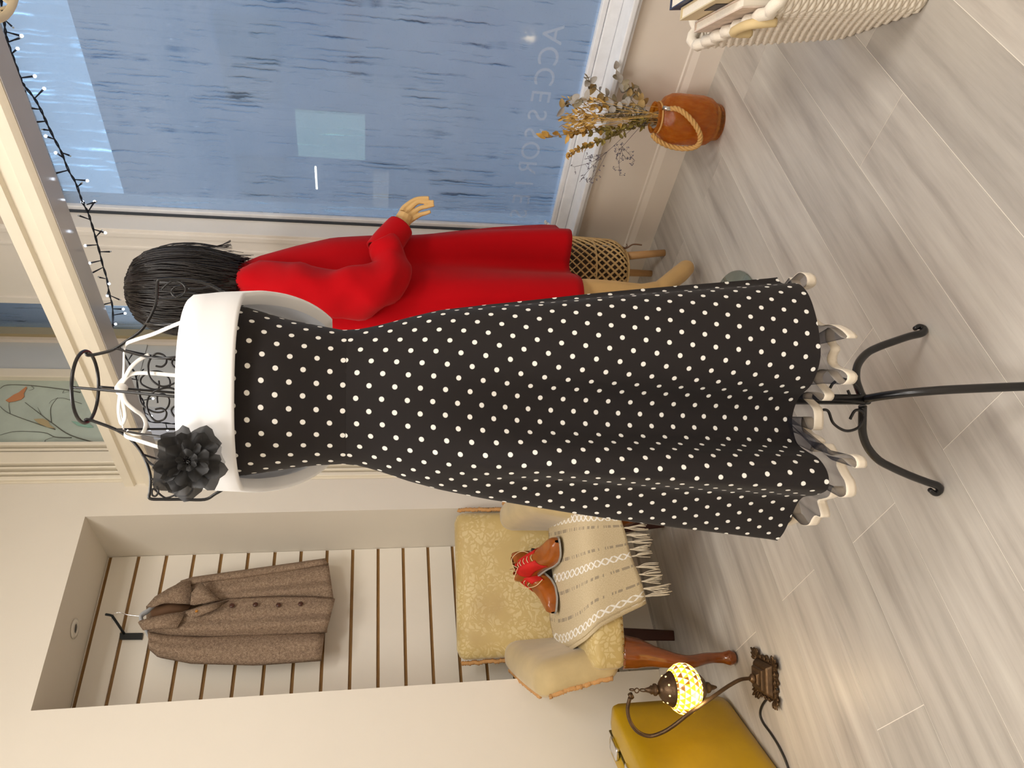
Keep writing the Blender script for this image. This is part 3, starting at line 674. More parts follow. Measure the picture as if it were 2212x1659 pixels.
cu_ = MB(); c = cat([Q(824, 545, -.094), Q(838, 524, -.086), Q(852, 506, -.074), Q(865, 490, -.064)], 5)
cu_.tube(c, [.0445-.0085*i/(len(c)-1) for i in range(len(c))], 22, cap=False); part(cu_, 'cuff', M_red, coat, solid=.005)
# left sleeve hangs on the far side
sl = MB(); c = cat([mg(-.06, .0, 1.45), mg(-.15, .02, 1.36), mg(-.20, .03, 1.2), mg(-.215, .05, 1.02), mg(-.20, .10, .90)], 6); sl.tube(c, [.04+.03*min(1, i/8) for i in range(len(c))], 16); part(sl, 'sleeve', M_red, coat)
# wig
M_hair = mat('black_hair', '221D1C', .36, var=.6, vscale=30, vec=(1, 1, .15), spec=.55)
hprof = [(1.756, .004), (1.748, .045), (1.728, .082), (1.69, .108), (1.64, .119), (1.59, .122), (1.55, .119), (1.515, .112), (1.48, .104), (1.455, .096)]
hr = sorted((z, r) for z, r in hprof)
HCX = ml(Q(370, 627)).x
wg = MB(); wg.grid([[mg(HCX+r*.97*math.cos(a), .005+r*math.sin(a), z) for a in [2*math.pi*k/40 for k in range(40)]] for z, r in hprof], cv=True)
wig = part(wg, 'wig', M_hair, man, 'black chin-length bob wig')
st = MB(); rh = random.Random(5)
for k in range(420):
    a = rh.uniform(0, 6.283); z0 = 1.752-abs(rh.gauss(0, .03)); z1 = rh.uniform(1.425, 1.49); da = rh.uniform(-.25, .25)*1.2; lift = rh.uniform(1.0, 1.035); pts = []
    fl2 = rh.uniform(-.012, .02) if rh.random() < .3 else 0
    for i in range(9):
        t = i/8; z = z0+(z1-z0)*t; r = interp(hr, z)*lift+.002+fl2*t**4; aa = a+da*t*t
        pts.append(mg(HCX+r*.97*math.cos(aa), .005+r*math.sin(aa), z))
    st.tube(pts, [.0028*(1-.5*i/8) for i in range(9)], 4, flat=.5)
for k in range(14):
    a = rh.uniform(-.5, .6); pts = [mg(HCX+(interp(hr, z)+w)*.97*math.cos(a), (interp(hr, z))*math.sin(a), z) for z, w in ((1.74, .002), (1.66, .008), (1.58, .014), (1.52, .016), (1.485, .03+rh.uniform(-.01, .015)))]
    st.tube(cat(pts, 3), .0008, 4)
so = part(st, 'hair_strands', M_hair, wig, weld=False); so['kind'] = 'stuff'
dc = onz(1588, 586)-RH*.165
bp = MB(); bp.lathe([(.165, 0.0005), (.166, .004), (.165, .008), (.0, .008)], 48, (dc.x, dc.y, 0)); bp.tube([dc+Vector((0, 0, .008)), dc+Vector((-.01, .01, .32))], .006, 8)
part(bp, 'base_plate', mat('greenish_glass', 'B6C4BC', .05, trans=.75, spec=.5), man, 'round clear glass base plate')
world_parts(man)

# ================================================================== STRING LIGHTS
XS = 1.70
sA = lambda x, y: onx(x/3.687, y/3.687, XS); sB = lambda x, y: onx(x/3.687, 400+y/3.687, XS); sC = lambda x, y: onx(x/3.687, 750+y/3.687, XS)
M_cable = mat('dark_cable', '141C2E', .45); M_bulb = mat('lit_led', 'FFFFFF', .3, emit='DDEBFF', estr=14); M_bulb0 = mat('clear_led', 'C9D2DA', .2)
path = [(10, -60), (15, 70), (35, 180), (45, 260), (65, 340), (95, 430), (135, 540), (170, 640), (200, 690), (275, 785), (330, 885), (375, 985), (435, 1110), (490, 1215), (545, 1355), (600, 1450), (640, 1560)]
pts = [sA(*p) for p in path]+[sB(*p) for p in [(660, 140), (700, 215), (725, 290), (760, 410), (790, 520), (820, 640), (850, 740), (870, 860), (895, 960), (900, 1100), (885, 1170), (905, 1240)]]+[sC(*p) for p in [(960, 10), (1020, 110), (1060, 180), (1085, 240), (1100, 330), (1125, 400), (1145, 440), (1150, 520), (1190, 590), (1280, 600), (1380, 610), (1480, 610), (1560, 640)]]
sl_ = thing('string_lights', pts[len(pts)//2], 'dark cable string of small cool white LED lights along the window', 'string lights')
c = cat(pts, 5)
wmb = MB()
for ph in (0, math.pi): wmb.tube([p+Vector((.002*math.cos(i*.8+ph), 0, .0016*math.sin(i*.8+ph))) for i, p in enumerate(c)], .0016, 5)
part(wmb, 'cable', M_cable, sl_)
tw = [(sA, 40, 160, 95, 210, 0), (sA, 55, 255, 170, 268, 1), (sA, 65, 335, 150, 310, 0), (sA, 90, 430, 127, 402, 1), (sA, 165, 620, 265, 610, 1), (sA, 275, 785, 338, 725, 1), (sA, 205, 720, 190, 770, 0), (sA, 310, 870, 250, 870, 0), (sA, 370, 965, 295, 975, 0), (sA, 405, 1040, 345, 1035, 0), (sA, 435, 1110, 376, 1087, 1), (sA, 490, 1215, 545, 1250, 0), (sA, 515, 1265, 447, 1238, 1), (sA, 545, 1355, 450, 1378, 0), (sA, 595, 1430, 682, 1444, 1), (sA, 615, 1490, 655, 1445, 0), (sB, 672, 145, 664, 143, 1), (sB, 690, 155, 757, 140, 0), (sB, 700, 215, 742, 155, 1), (sB, 720, 275, 630, 257, 0), (sB, 740, 350, 832, 369, 1), (sB, 765, 410, 810, 360, 0), (sB, 775, 475, 686, 487, 1), (sB, 795, 530, 880, 512, 0), (sB, 805, 600, 724, 617, 1), (sB, 820, 655, 745, 683, 0), (sB, 840, 745, 798, 720, 0), (sB, 852, 750, 868, 763, 1), (sB, 865, 830, 852, 885, 1), (sB, 880, 880, 955, 898, 0), (sB, 885, 935, 820, 943, 0), (sB, 895, 985, 975, 983, 1), (sB, 900, 1035, 984, 1035, 1), (sB, 900, 1120, 922, 1095, 1), (sC, 1025, 100, 1058, 48, 1), (sC, 1050, 180, 1068, 192, 0), (sC, 1080, 240, 1140, 190, 0), (sC, 1100, 262, 1040, 262, 0), (sC, 1130, 425, 1208, 422, 1), (sC, 1150, 520, 1200, 538, 1), (sC, 1320, 608, 1333, 652, 1)]
for f, a, b_, c_, d_, lit in tw:
    p0, p1 = f(a, b_), f(c_, d_); dv = (p1-p0).normalized() if (p1-p0).length > 1e-4 else Vector((0, 0, -1)); p1 = p1+Vector((random.uniform(-.01, .01), 0, 0))
    s_ = part(MB().tube([p0, p0.lerp(p1, .5), p1], [.0012, .0018, .0024], 6), 'lamp_stem', M_cable, sl_)
    part(MB().ball(p1+dv*.003, .0036 if lit else .0022, 8, 6), 'bulb', M_bulb if lit else M_bulb0, s_)
world_parts(sl_)
# ================================================================== AMBER VASE AND DRIED FLOWERS
p0 = onz(1567, 266); vd = Vector((p0.x, p0.y, 0)).normalized(); VC = p0+vd*.055; TV = VC.dot(FH)
ZV = ont(1411, 268, TV).z
vase = thing('vase', VC, 'ribbed amber glass jar vase with a rope handle', 'vase')
def amber():
    k = NT('amber_glass'); b = k.b; b.inputs['Base Color'].default_value = lin('FFCC66'); b.inputs['Roughness'].default_value = .06; b.inputs['Transmission Weight'].default_value = .92; b.inputs['IOR'].default_value = 1.45
    k.bump(k.noise(k.coords('Object', (40, 40, 14)), 3.0, 3), .5, .004); tl_ = k.n('BsdfTranslucent'); k.l(k.ramp(k.noise(k.coords('Object', (30, 30, 12)), 2.5, 3), [(.35, lin('E2922C')), (.65, lin('FFCB62'))]), tl_.inputs[0]); mx_ = k.n('MixShader'); mx_.inputs[0].default_value = .42; k.l(k.b.outputs[0], mx_.inputs[1]); k.l(tl_.outputs[0], mx_.inputs[2]); k.l(mx_.outputs[0], k.out.inputs[0]); return k.m
prof = [(.050, 0), (.056, .004), (.058, .016), (.060, .022), (.073, .040), (.078, .065), (.079, ZV-.075), (.077, ZV-.055), (.068, ZV-.036), (.053, ZV-.024), (.047, ZV-.017), (.047, ZV-.006), (.049, ZV), (.045, ZV), (.044, ZV-.012), (.050, ZV-.026), (.066, ZV-.042), (.073, ZV-.06), (.074, .07), (.066, .045), (.05, .03), (0, .028)]
part(MB().lathe(prof, 40, VC), 'jar', amber(), vase, 'amber glass jar')
VV = lambda x, y, d=0.: ont(1100+x/3.687, 100+y/3.687, TV+d)
M_rope = mat('jute_rope', 'C79A5C', .85, bump=.3, bscale=400)
rp_ = cat([VV(1270, 500, -.055), VV(1340, 500, -.078), VV(1420, 555, -.088), VV(1490, 640, -.088), VV(1522, 720, -.075), VV(1500, 790, -.05), VV(1410, 815, -.02), VV(1290, 800, .0), VV(1190, 755, .0), VV(1140, 705, .0)], 14)
ro = MB(); T_ = len(rp_)
for ph in range(3):
    pts = []
    for i, p in enumerate(rp_):
        tg = (rp_[min(i+1, T_-1)]-rp_[max(i-1, 0)]).normalized(); n_ = tg.orthogonal().normalized(); n_ = (FH-tg*FH.dot(tg)).normalized(); b_ = tg.cross(n_)
        a = i*.42+ph*2*math.pi/3; pts.append(p+n_*.0042*math.cos(a)+b_*.0042*math.sin(a))
    ro.tube(pts, .0046, 7)
part(ro, 'rope_handle', M_rope, vase, 'twisted jute rope handle')
part(MB().tube([VV(1225, 490, -.052), VV(1255, 497, -.058), VV(1292, 502, -.062)], .0075, 10), 'rope_clip', mat('clip_metal', 'D8D8D8', .15, metal=1), vase)
part(MB().tube([VC+Vector((.0485*math.cos(a), .0485*math.sin(a), ZV-.014)) for a in [2*math.pi*k/30 for k in range(30)]], .003, 6, closed=True), 'neck_cord', M_rope, vase)
world_parts(vase)
rf = random.Random(11)
def leafmesh(c, d, nrm, L, Wd, curl=.2, seg=4, shape=1.):
    d = d.normalized(); s_ = d.cross(nrm); s_ = s_.normalized() if s_.length > 1e-4 else d.orthogonal().normalized(); n_ = s_.cross(d); G = []
    for i in range(seg+1):
        t = i/seg; w = Wd*math.sin(math.pi*min(1, .06+.9*t))**shape; p = c+d*(L*t)+n_*(-curl*L*t*t)
        G.append([p-s_*w+n_*w*.35, p, p+s_*w+n_*w*.35])
    return G
def rvec(): return Vector((rf.gauss(0, 1), rf.gauss(0, 1), rf.gauss(0, 1))).normalized()
M_stem = mat('dry_stem', '8A7550', .8); M_stemd = mat('dark_twig', '5A5058', .8)
M_euc = [mat('dried_eucalyptus_a', '8C8068', .7, var=.15, vscale=60), mat('dried_eucalyptus_b', 'A08454', .7, var=.15, vscale=60), mat('dried_eucalyptus_c', 'A9A29A', .7, var=.1, vscale=60)]
M_gold = mat('golden_leaf', 'C59A4C', .65, var=.2, vscale=60); M_oat = mat('dried_oat', 'D0A85E', .7, var=.15, vscale=80); M_olive = mat('olive_leaf', '8A7A3C', .7, var=.25, vscale=60)
M_flo = mat('grey_blossom', '6A6470', .8)
base = lambda: VC+Vector((rf.uniform(-.025, .025), rf.uniform(-.025, .025), ZV-.015))
def stemcurve(tip, mids=(), n=8): return cat([VC+Vector((rf.uniform(-.02, .02), rf.uniform(-.02, .02), .05)), base()]+list(mids)+[tip], n)
for i, (tip, mid, lab) in enumerate((((850, 180), (950, 400), 'dried eucalyptus sprig with round brown leaves arching beside the sill'), ((610, 260), (780, 400), 'dried eucalyptus sprig reaching up past the sill to the glass'), ((960, 320), (1040, 430), 'short dried eucalyptus sprig drooping low over the amber jar'), ((420, 490), (620, 430), 'tall dried eucalyptus sprig with pale curled leaves among the oats'))):
    c = stemcurve(VV(*tip, rf.uniform(-.02, .03)), [VV(*mid, rf.uniform(-.02, .02))])
    o = thing('eucalyptus_sprig', VC+Vector((0, 0, ZV)), lab, 'dried flower')
    part(MB().tube(c, .0012, 5), 'stem', M_stem, o)
    n = len(c)
    for k in range(22):
        j = int(n*(.34+.64*k/21)); j = min(j, n-1); sgn = 1 if k % 2 else -1
        d = (rvec()+RH*sgn*.8+Vector((0, 0, .2))).normalized(); G = leafmesh(c[j], d, (rvec()*.7-FH).normalized(), rf.uniform(.020, .030)*(1.15 if k > 9 else .85), rf.uniform(.009, .014), rf.uniform(.1, .5), shape=.6)
        part(MB().grid(G), 'leaf', M_euc[rf.randrange(3)], o, sub=1)
    world_parts(o)
for i in range(18):
    tip = (rf.uniform(460, 680), rf.uniform(420, 690)); c = stemcurve(VV(*tip, rf.uniform(-.03, .03)), n=6)
    o = thing('oat_stalk', VC+Vector((0, 0, ZV)), 'thin golden dried oat stalk in the amber jar bouquet', 'dried flower', 'dried oat stalks in the amber jar')
    part(MB().tube(c, .0008, 4), 'stem', M_oat, o); hd = MB()
    dv = (c[-1]-c[-4]).normalized()
    for k in range(14):
        p = c[-1]-dv*rf.uniform(-.015, .035)+rvec()*.007; hd.grid(leafmesh(p, (dv+rvec()*.5), rvec(), rf.uniform(.015, .024), .0030, .1, 3))
    part(hd, 'seed_head', M_oat, o); world_parts(o)
for i, (tip, mid, lab, m_, s0, n_) in enumerate((((280, 730), (700, 660), 'golden leafy sprig standing highest in the bouquet', M_gold, .4, 26), ((470, 860), (800, 720), 'olive leafy sprig bending towards the red coat', M_olive, .2, 44), ((600, 800), (850, 700), 'short olive leafy sprig in the middle of the bouquet', M_olive, .15, 44), ((520, 700), (850, 660), 'dense olive and gold leafy sprig behind the oats', M_olive, .2, 60), ((620, 560), (880, 560), 'brownish leafy sprig low in the centre of the bouquet', M_euc[0], .1, 60), ((700, 480), (950, 520), 'grey brown leafy sprig beside the eucalyptus', M_euc[0], .1, 50))):
    c = stemcurve(VV(*tip, rf.uniform(-.02, .02)), [VV(*mid, 0)]); n = len(c)
    o = thing('leafy_sprig', VC+Vector((0, 0, ZV)), lab, 'dried flower'); part(MB().tube(c, .0011, 5), 'stem', M_stem, o)
    fo = MB(); fo2 = MB()
    for k in range(n_):
        j = min(n-1, int(n*(.35+s0*.3+(.65-s0*.3)*k/(n_-1)))); big = 1.0 if i else 1.25
        (fo2 if (k > n_*.7) else fo).grid(leafmesh(c[j]+rvec()*.004, (rvec()+(c[min(j+1, n-1)]-c[j-1]).normalized()*.9), rvec(), rf.uniform(.015, .025)*big, .0068*big, .2, 3))
    part(fo, 'foliage', m_, o)
    part(fo2, 'foliage_tip', M_gold, o); world_parts(o)
for i, (tips, mid, lab) in enumerate(((((560, 1080), (640, 1080), (520, 960), (600, 900)), (780, 840), 'wispy grey flowered twig spreading low towards the red coat'), (((880, 1030), (930, 900), (850, 900), (1000, 910)), (900, 800), 'wispy grey twig drooping beside the jar neck'))):
    o = thing('statice_twig', VC+Vector((0, 0, ZV)), lab, 'dried flower'); tb = MB(); fb = MB(); mm = VV(*mid, -.01)
    tb.tube(cat([VC+Vector((0, 0, .06)), base(), mm], 6), .0009, 4)
    for t in tips:
        e = VV(*t, rf.uniform(-.03, .03)); cc = cat([mm, mm.lerp(e, .5)+rvec()*.012, e], 5); tb.tube(cc, .0006, 4)
        for k in range(9):
            j = rf.randrange(3, len(cc)); e2 = cc[j]+rvec()*.018; tb.tube([cc[j], e2], .0004, 3)
            for q in range(3): fb.ball(e2+rvec()*.003, .0016, 5, 4)
    part(tb, 'stem', M_stemd, o); part(fb, 'blossom', M_flo, o); world_parts(o)

# ================================================================== LATTICE PLANTER
PC = Vector((2.088, 1.840, 0)); TP = PC.dot(FH); zb = ont(1342, 575, TP).z; zt = zb+.27
plan = thing('basket_planter', PC, 'round woven bamboo lattice planter on wooden peg legs', 'planter')
M_bam = mat('bamboo_strip', 'D2B07A', .55, var=.12, vscale=20); M_leg = mat('beech_leg', 'C69A68', .5, var=.1, vscale=15, vec=(1, 1, .3))
rb = lambda z: .118*(1-.30*max(0, 1-(z-zb)/.06)**2)*(1+.05*(z-zb)/.27)
for sgn in (1, -1):
    for k in range(26):
        a0 = 2*math.pi*k/26; pts = []
        for i in range(15):
            t = i/14; z = zb+(zt-zb)*t; a = a0+sgn*t*2.0; r = rb(z)+.0012*sgn; pts.append(PC+Vector((r*math.cos(a), r*math.sin(a), z)))
        part(MB().tube(pts, .0042, 6, flat=.25, up=(pts[0]-PC-Vector((0, 0, zb)))), 'strip', M_bam, plan)
for z, r in ((zb, .006), (zt, .007), (zb+.135, .0035)): part(MB().tube([PC+Vector((rb(z)*math.cos(a), rb(z)*math.sin(a), z)) for a in [2*math.pi*k/40 for k in range(40)]], r, 8, closed=True), 'hoop', M_bam, plan)
part(MB().lathe([(0, zb+.004), (.078, zb+.004), (.092, zb+.05), (.10, zt-.04), (.094, zt-.04), (.085, zb+.06), (0, zb+.05)], 24, PC), 'inner_pot', mat('dark_brown_liner', '4B3A2A', .8, var=.4, vscale=25), plan, 'dark brown inner pot')
for f in (onz(1436, 546), onz(1407, 591), Vector((2.002, 1.867, 0))):
    d = (PC-f); d.z = 0; part(MB().tube([f+Vector((0, 0, .0005)), f+d*.28+Vector((0, 0, zb+.02))], [.0125, .016], 14), 'leg', M_leg, plan)
world_parts(plan)
tw_ = thing('dry_twig', onx(1330, 522, 2.13), 'crooked brown twig hanging out of the bamboo planter', 'twig')
tk = lambda x, y: onx(1100+x/3.687, 450+y/3.687, 2.13)
part(MB().tube(cat([PC+Vector((.0, -.085, zb+.12)), tk(760, 265), tk(850, 285), tk(925, 318), tk(985, 288), tk(1055, 292)], 5), [.004]*16+[.003]*10, 6), 'stem', mat('twig_bark', '7A5A45', .9), tw_)
part(MB().tube([tk(925, 318), tk(940, 300), tk(935, 285)], .0018, 5), 'side_shoot', bpy.data.materials['twig_bark'], tw_); world_parts(tw_)

# ================================================================== WHITE ROPE BASKET WITH BOOKS
bF, bB = onz(2005, 18), onz(1806, 86); e = (bB-bF); Lb = e.length; e.normalize(); nb_ = Vector((e.y, -e.x, 0)); ZT = ont(1500, 78, bB.dot(FH)+.03).z*.985
Wb = .30
bask = thing('rope_basket', bF+e*Lb/2+nb_*Wb/2, 'white woven rope basket holding books by the shop window', 'basket')
M_cord = mat('white_cotton_cord', 'E9DFCF', .8, var=.06, vscale=30, bump=.4, bscale=500, bdist=.002)
def brect(t, off=0., n=30):
    fl3 = .045*t; x0, x1, y0, y1 = -fl3-off, Lb+fl3+off, -fl3*.9-off, Wb+fl3*.9+off; rc_ = .03; out = []
    pts = []
    for cx_, cy_, a0 in ((x1-rc_, y1-rc_, 0), (x0+rc_, y1-rc_, math.pi/2), (x0+rc_, y0+rc_, math.pi), (x1-rc_, y0+rc_, 1.5*math.pi)):
        for k in range(5): a = a0+k*math.pi/8; pts.append(Vector((cx_+rc_*math.cos(a), cy_+rc_*math.sin(a), 0)))
    return resample(pts, 150, True)
NRW = 40
for r in range(NRW):
    t = r/(NRW-1); z = .009+(ZT-.02)*t
    pts = [bF+e*p.x+nb_*p.y+Vector((0, 0, z)) for p in brect(t)]; c0 = sum(pts, Vector())/len(pts)
    P2 = []
    for i, p in enumerate(pts):
        o_ = (p-c0); o_.z = 0; o_.normalize(); P2.append(p+o_*(.0030*math.cos(i*math.pi*.5+(math.pi if r % 2 else 0))))
    part(MB().tube(P2, .0050, 6, closed=True), 'rope_row', M_cord, bask)
for k in range(0, 150, 5):
    part(MB().tube([bF+e*brect(t)[k].x+nb_*brect(t)[k].y+Vector((0, 0, .01+(ZT-.02)*t)) for t in (0, .33, .66, 1)], .0045, 6), 'upright_cord', M_cord, bask)
ptop = [bF+e*p.x+nb_*p.y+Vector((0, 0, ZT)) for p in brect(1)]
rim = MB()
rim.tube([p+Vector((0, 0, .006*math.sin(i*1.3))) for i, p in enumerate(ptop)], .013, 8, closed=True); part(rim, 'rim', M_cord, bask, 'thick braided rim')
bot = MB(); q = brect(0); bot.add([bF+e*p.x+nb_*p.y+Vector((0, 0, .004)) for p in q], [tuple(range(len(q)))]); part(bot, 'bottom', M_cord, bask, solid=.006)
hnd = MB(); ha = bF+e*(-.03)+nb_*.03; 
part(MB().tube(cat([bF+e*(Lb*.40)+nb_*-.05+Vector((0, 0, ZT-.03)), bF+e*(Lb*.36)+nb_*-.055+Vector((0, 0, ZT+.012)), bF+e*(Lb*.22)+nb_*-.055+Vector((0, 0, ZT+.02)), bF+e*(Lb*.10)+nb_*-.055+Vector((0, 0, ZT+.012)), bF+e*(Lb*.06)+nb_*-.05+Vector((0, 0, ZT-.03))], 6), .010, 8), 'handle', mat('tan_leather', 'D6BE8E', .7), bask, 'tan wrapped handle')
world_parts(bask)
def book(s0, s1, w0, w1, z1, lab, covm, name='book', lean=-.0405, z0=.02):
    lean = lean/ZT
    o = thing(name, bF+e*(s0+s1)/2+nb_*(w0+w1)/2+Vector((0, 0, z0)), lab, 'book')
    def bx(a0, a1, b0, b1, c0, c1):
        q = MB(); q.box((a0, b0, c0), (a1, b1, c1)); q.v = [bF+e*v.x+nb_*(v.y+lean*(v.z-z0))+Vector((0, 0, v.z)) for v in q.v]; return q
    part(bx(s0, s1, w0, w0+.003, z0, z1), 'cover', covm, o, smooth=False); part(bx(s0, s1, w1-.003, w1, z0, z1), 'cover', covm, o, smooth=False); part(bx(s1-.003, s1, w0+.003, w1-.003, z0, z1), 'spine', covm, o, smooth=False)
    part(bx(s0+.004, s1-.003, w0+.003, w1-.003, z0+.004, z1-.004), 'pages', mat('paper', 'EFE6D6', .8, var=.05, vscale=200, vec=(1, 1, .02)), o, smooth=False)
    world_parts(o); return o, bx
book(.05, .27, .064, .090, ZT+.10, 'navy hardback with red edge standing upright in the rope basket', mat('navy_cover', '39415A', .5))
o_, bx = book(.04, .24, .036, .062, ZT+.085, 'cream hardback with a black square on its front in the rope basket', mat('cream_cover', 'D8C6A0', .5))
q_ = part(bx(.09, .145, .0345, .0359, ZT+.025, ZT+.07), 'black_square', mat('black_print', '2B2422', .5), o_, smooth=False); q_.matrix_parent_inverse = o_.matrix_world.inverted()
book(.02, .25, .012, .034, ZT+.045, 'worn pale paperback with frayed edges leaning on the basket side', mat('worn_cover', 'D9C7B8', .8, var=.12, vscale=40))
# woven cream shade hanging at the near end of the beam
hs = onx(8, -6, 1.45); sh = thing('woven_shade', hs, 'cream woven pendant shade above the shop window', 'lamp shade')
M_sh = mat('cream_cane', 'E8D9BC', .6)
for k in range(20):
    for sg in (1, -1):
        pts = []
        for i in range(11):
            t = i/10; r = .055+.075*math.sin(t*math.pi*.5); a = 2*math.pi*k/20+sg*t*1.4; pts.append(hs+Vector((r*math.cos(a), r*math.sin(a)-.105, .20-.20*t)))
        part(MB().tube(pts, .005, 5, flat=.4), 'cane_strip', M_sh, sh)
for r, z in ((.13, 0), (.055, .20), (.105, .10)): part(MB().tube([hs+Vector((r*math.cos(a), r*math.sin(a)-.105, z)) for a in [2*math.pi*k/36 for k in range(36)]], .007, 7, closed=True), 'hoop', M_sh, sh)
part(MB().tube([hs+Vector((0, -.105, .2)), Vector((hs.x, hs.y-.105, ZC))], .003, 6), 'cord', M_cord, sh)
part(MB().lathe([(.0, .19), (.02, .19), (.022, .13), (.0, .12)], 12, (hs.x, hs.y-.105, hs.z)), 'socket', M_cord, sh)
for k in range(6): a = 2*math.pi*k/6; part(MB().tube([hs+Vector((0, -.105, .19)), hs+Vector((.055*math.cos(a), .055*math.sin(a)-.105, .2))], .002, 5), 'spoke', M_sh, sh)
world_parts(sh)
# ================================================================== ARMCHAIR
def rbox(lo, hi, r, n=8, fn=None):
    lo, hi = Vector(lo), Vector(hi); c = (lo+hi)/2; h = (hi-lo)/2; q = MB()
    for ax in range(3):
        for sg in (-1, 1):
            G = []
            for i in range(n+1):
                row = []
                for j in range(n+1):
                    f = lambda t: math.copysign(1-(1-abs(t))**1.0, t)
                    a, b_ = f(2*i/n-1), f(2*j/n-1); p = [0, 0, 0]; p[ax] = sg*h[ax]; p[(ax+1) % 3] = a*h[(ax+1) % 3]; p[(ax+2) % 3] = b_*h[(ax+2) % 3]
                    p = Vector(p); k = Vector([max(-(h[d]-r), min(h[d]-r, p[d])) for d in range(3)]); d_ = p-k
                    s_ = k+d_.normalized()*r if d_.length > 1e-9 else p
                    row.append(c+s_)
                G.append(row)
            q.grid(G)
    if fn: q.v = [fn(v) for v in q.v]
    return q
CHO = Vector((1.027, 2.283, 0)); CHR = math.atan2(-.419, .908)
chair = thing('armchair', CHO, 'small gold brocade armchair on cabriole legs in the niche', 'armchair', rz=CHR)
def brocade():
    k = NT('gold_brocade'); v = k.coords('Object'); w = k.noise(v, 14, 3)
    mp = k.n('VectorMath', operation='MULTIPLY_ADD'); 
    cb = k.n('CombineXYZ'); k.l(w, cb.inputs[0]); k.l(k.noise(v, 17, 2), cb.inputs[2]); k.l(cb.outputs[0], mp.inputs[0]); mp.inputs[1].default_value = (.10, .10, .10); k.l(v, mp.inputs[2])
    vo = k.n('TexVoronoi'); vo.inputs['Scale'].default_value = 24; vo.feature = 'DISTANCE_TO_EDGE'; k.l(mp.outputs[0], vo.inputs['Vector'])
    vo2 = k.n('TexVoronoi'); vo2.inputs['Scale'].default_value = 52; vo2.feature = 'DISTANCE_TO_EDGE'; k.l(mp.outputs[0], vo2.inputs['Vector'])
    clus = k.ramp(k.noise(v, 9, 2), [(.42, (0, 0, 0, 1)), (.50, (1, 1, 1, 1))])
    pet = k.ramp(vo2.outputs['Distance'], [(.10, (0, 0, 0, 1)), (.16, (1, 1, 1, 1))])
    f = k.math('MULTIPLY', clus, pet)
    c = k.mix(k.math('MULTIPLY', f, .55), lin('C2A86A'), lin('DECB98'))
    c = k.mix(k.ramp(k.noise(v, 5, 4), [(.52, (0, 0, 0, 1)), (.75, (.5, .5, .5, 1))]), c, lin('A98C58'))
    k.l(c, k.b.inputs['Base Color']); k.b.inputs['Roughness'].default_value = .55; k.b.inputs['Sheen Weight'].default_value = .3; k.bump(f, .15, .002); return k.m
M_broc = brocade(); M_velv = mat('worn_gold_velvet', 'BFA878', .7, var=.12, vscale=9, sheen=.4, bump=.1, bscale=300)
M_fringe = mat('peach_ruched_braid', 'C8965E', .85, bump=.5, bscale=300, bdist=.003); M_wood = mat('varnished_mahogany', '7A3F14', .22, var=.25, vscale=10, vec=(6, 6, 1), coat=.4); M_woodd = mat('dark_mahogany', '3F1D12', .35, var=.2, vscale=10)
def crown(v):
    if v.z > .42: v = v+Vector((0, 0, .022*(1-(v.x/.26)**2)*(1-((v.y+.02)/.28)**2)))
    return v
part(rbox((-.25, -.28, .348), (.25, .24, .455), .03, 14, crown), 'seat', M_broc, chair)
def lean(v):
    k = (v.z-.42)/.37; v = Vector((v.x*(1.0+.06*k), v.y+.20*max(k, 0)*.55+.0, v.z)); v.y -= .012*(1-(v.x/.27)**2) if v.y < .22+.11*k else 0; return v
part(rbox((-.240, .16, .42), (.250, .235, .792), .035, 14, lean), 'backrest', M_broc, chair)
for sg in (-1, 1):
    def arm(v, sg=sg):
        k = (v.z-.36)/.27; fy = (v.y+.25)/.50
        z = v.z-(.03*max(0, 1-fy)**2)*k; x = v.x+sg*(.058*k**1.3*(.15+.85*max(0, 1-fy))); y = v.y+.055*k*(1-fy)
        return Vector((x, y, z))
    x0, x1 = (-.283, -.178) if sg < 0 else (.178, .283)
    part(rbox((x0, -.25, .36), (x1, .25, .635), .045, 14, arm), 'arm', M_velv, chair)
    def ruche(pts, r=.0075):
        c = cat(pts, 14); c = [p+Vector((noise.noise(p*90), noise.noise(p*90+Vector((3, 1, 2))), noise.noise(p*90+Vector((7, 0, 4)))))*.004 for p in c]
        part(MB().tube(c, [r*(.7+.5*abs(math.sin(i*1.7))) for i in range(len(c))], 6), 'fringe', M_fringe, chair)
    xb = -.250 if sg < 0 else .262
    ruche([lean(Vector((xb, .20, z))) for z in (.60, .66, .72, .775)])
    xa = sg*.272
    ruche([arm(Vector((xa, -.236, z))) for z in (.39, .45, .51, .57, .60)]); ruche([arm(Vector((xa, y, .619))) for y in (-.21, -.1, .03, .15, .20)], .007)
nails = MB()
for k in range(26): nails.ball((-.24+.48*k/25, -.281, .364), .003, 6, 4)
part(nails, 'stud_trim', mat('antique_nail', 'A07A40', .4, metal=.8), chair)
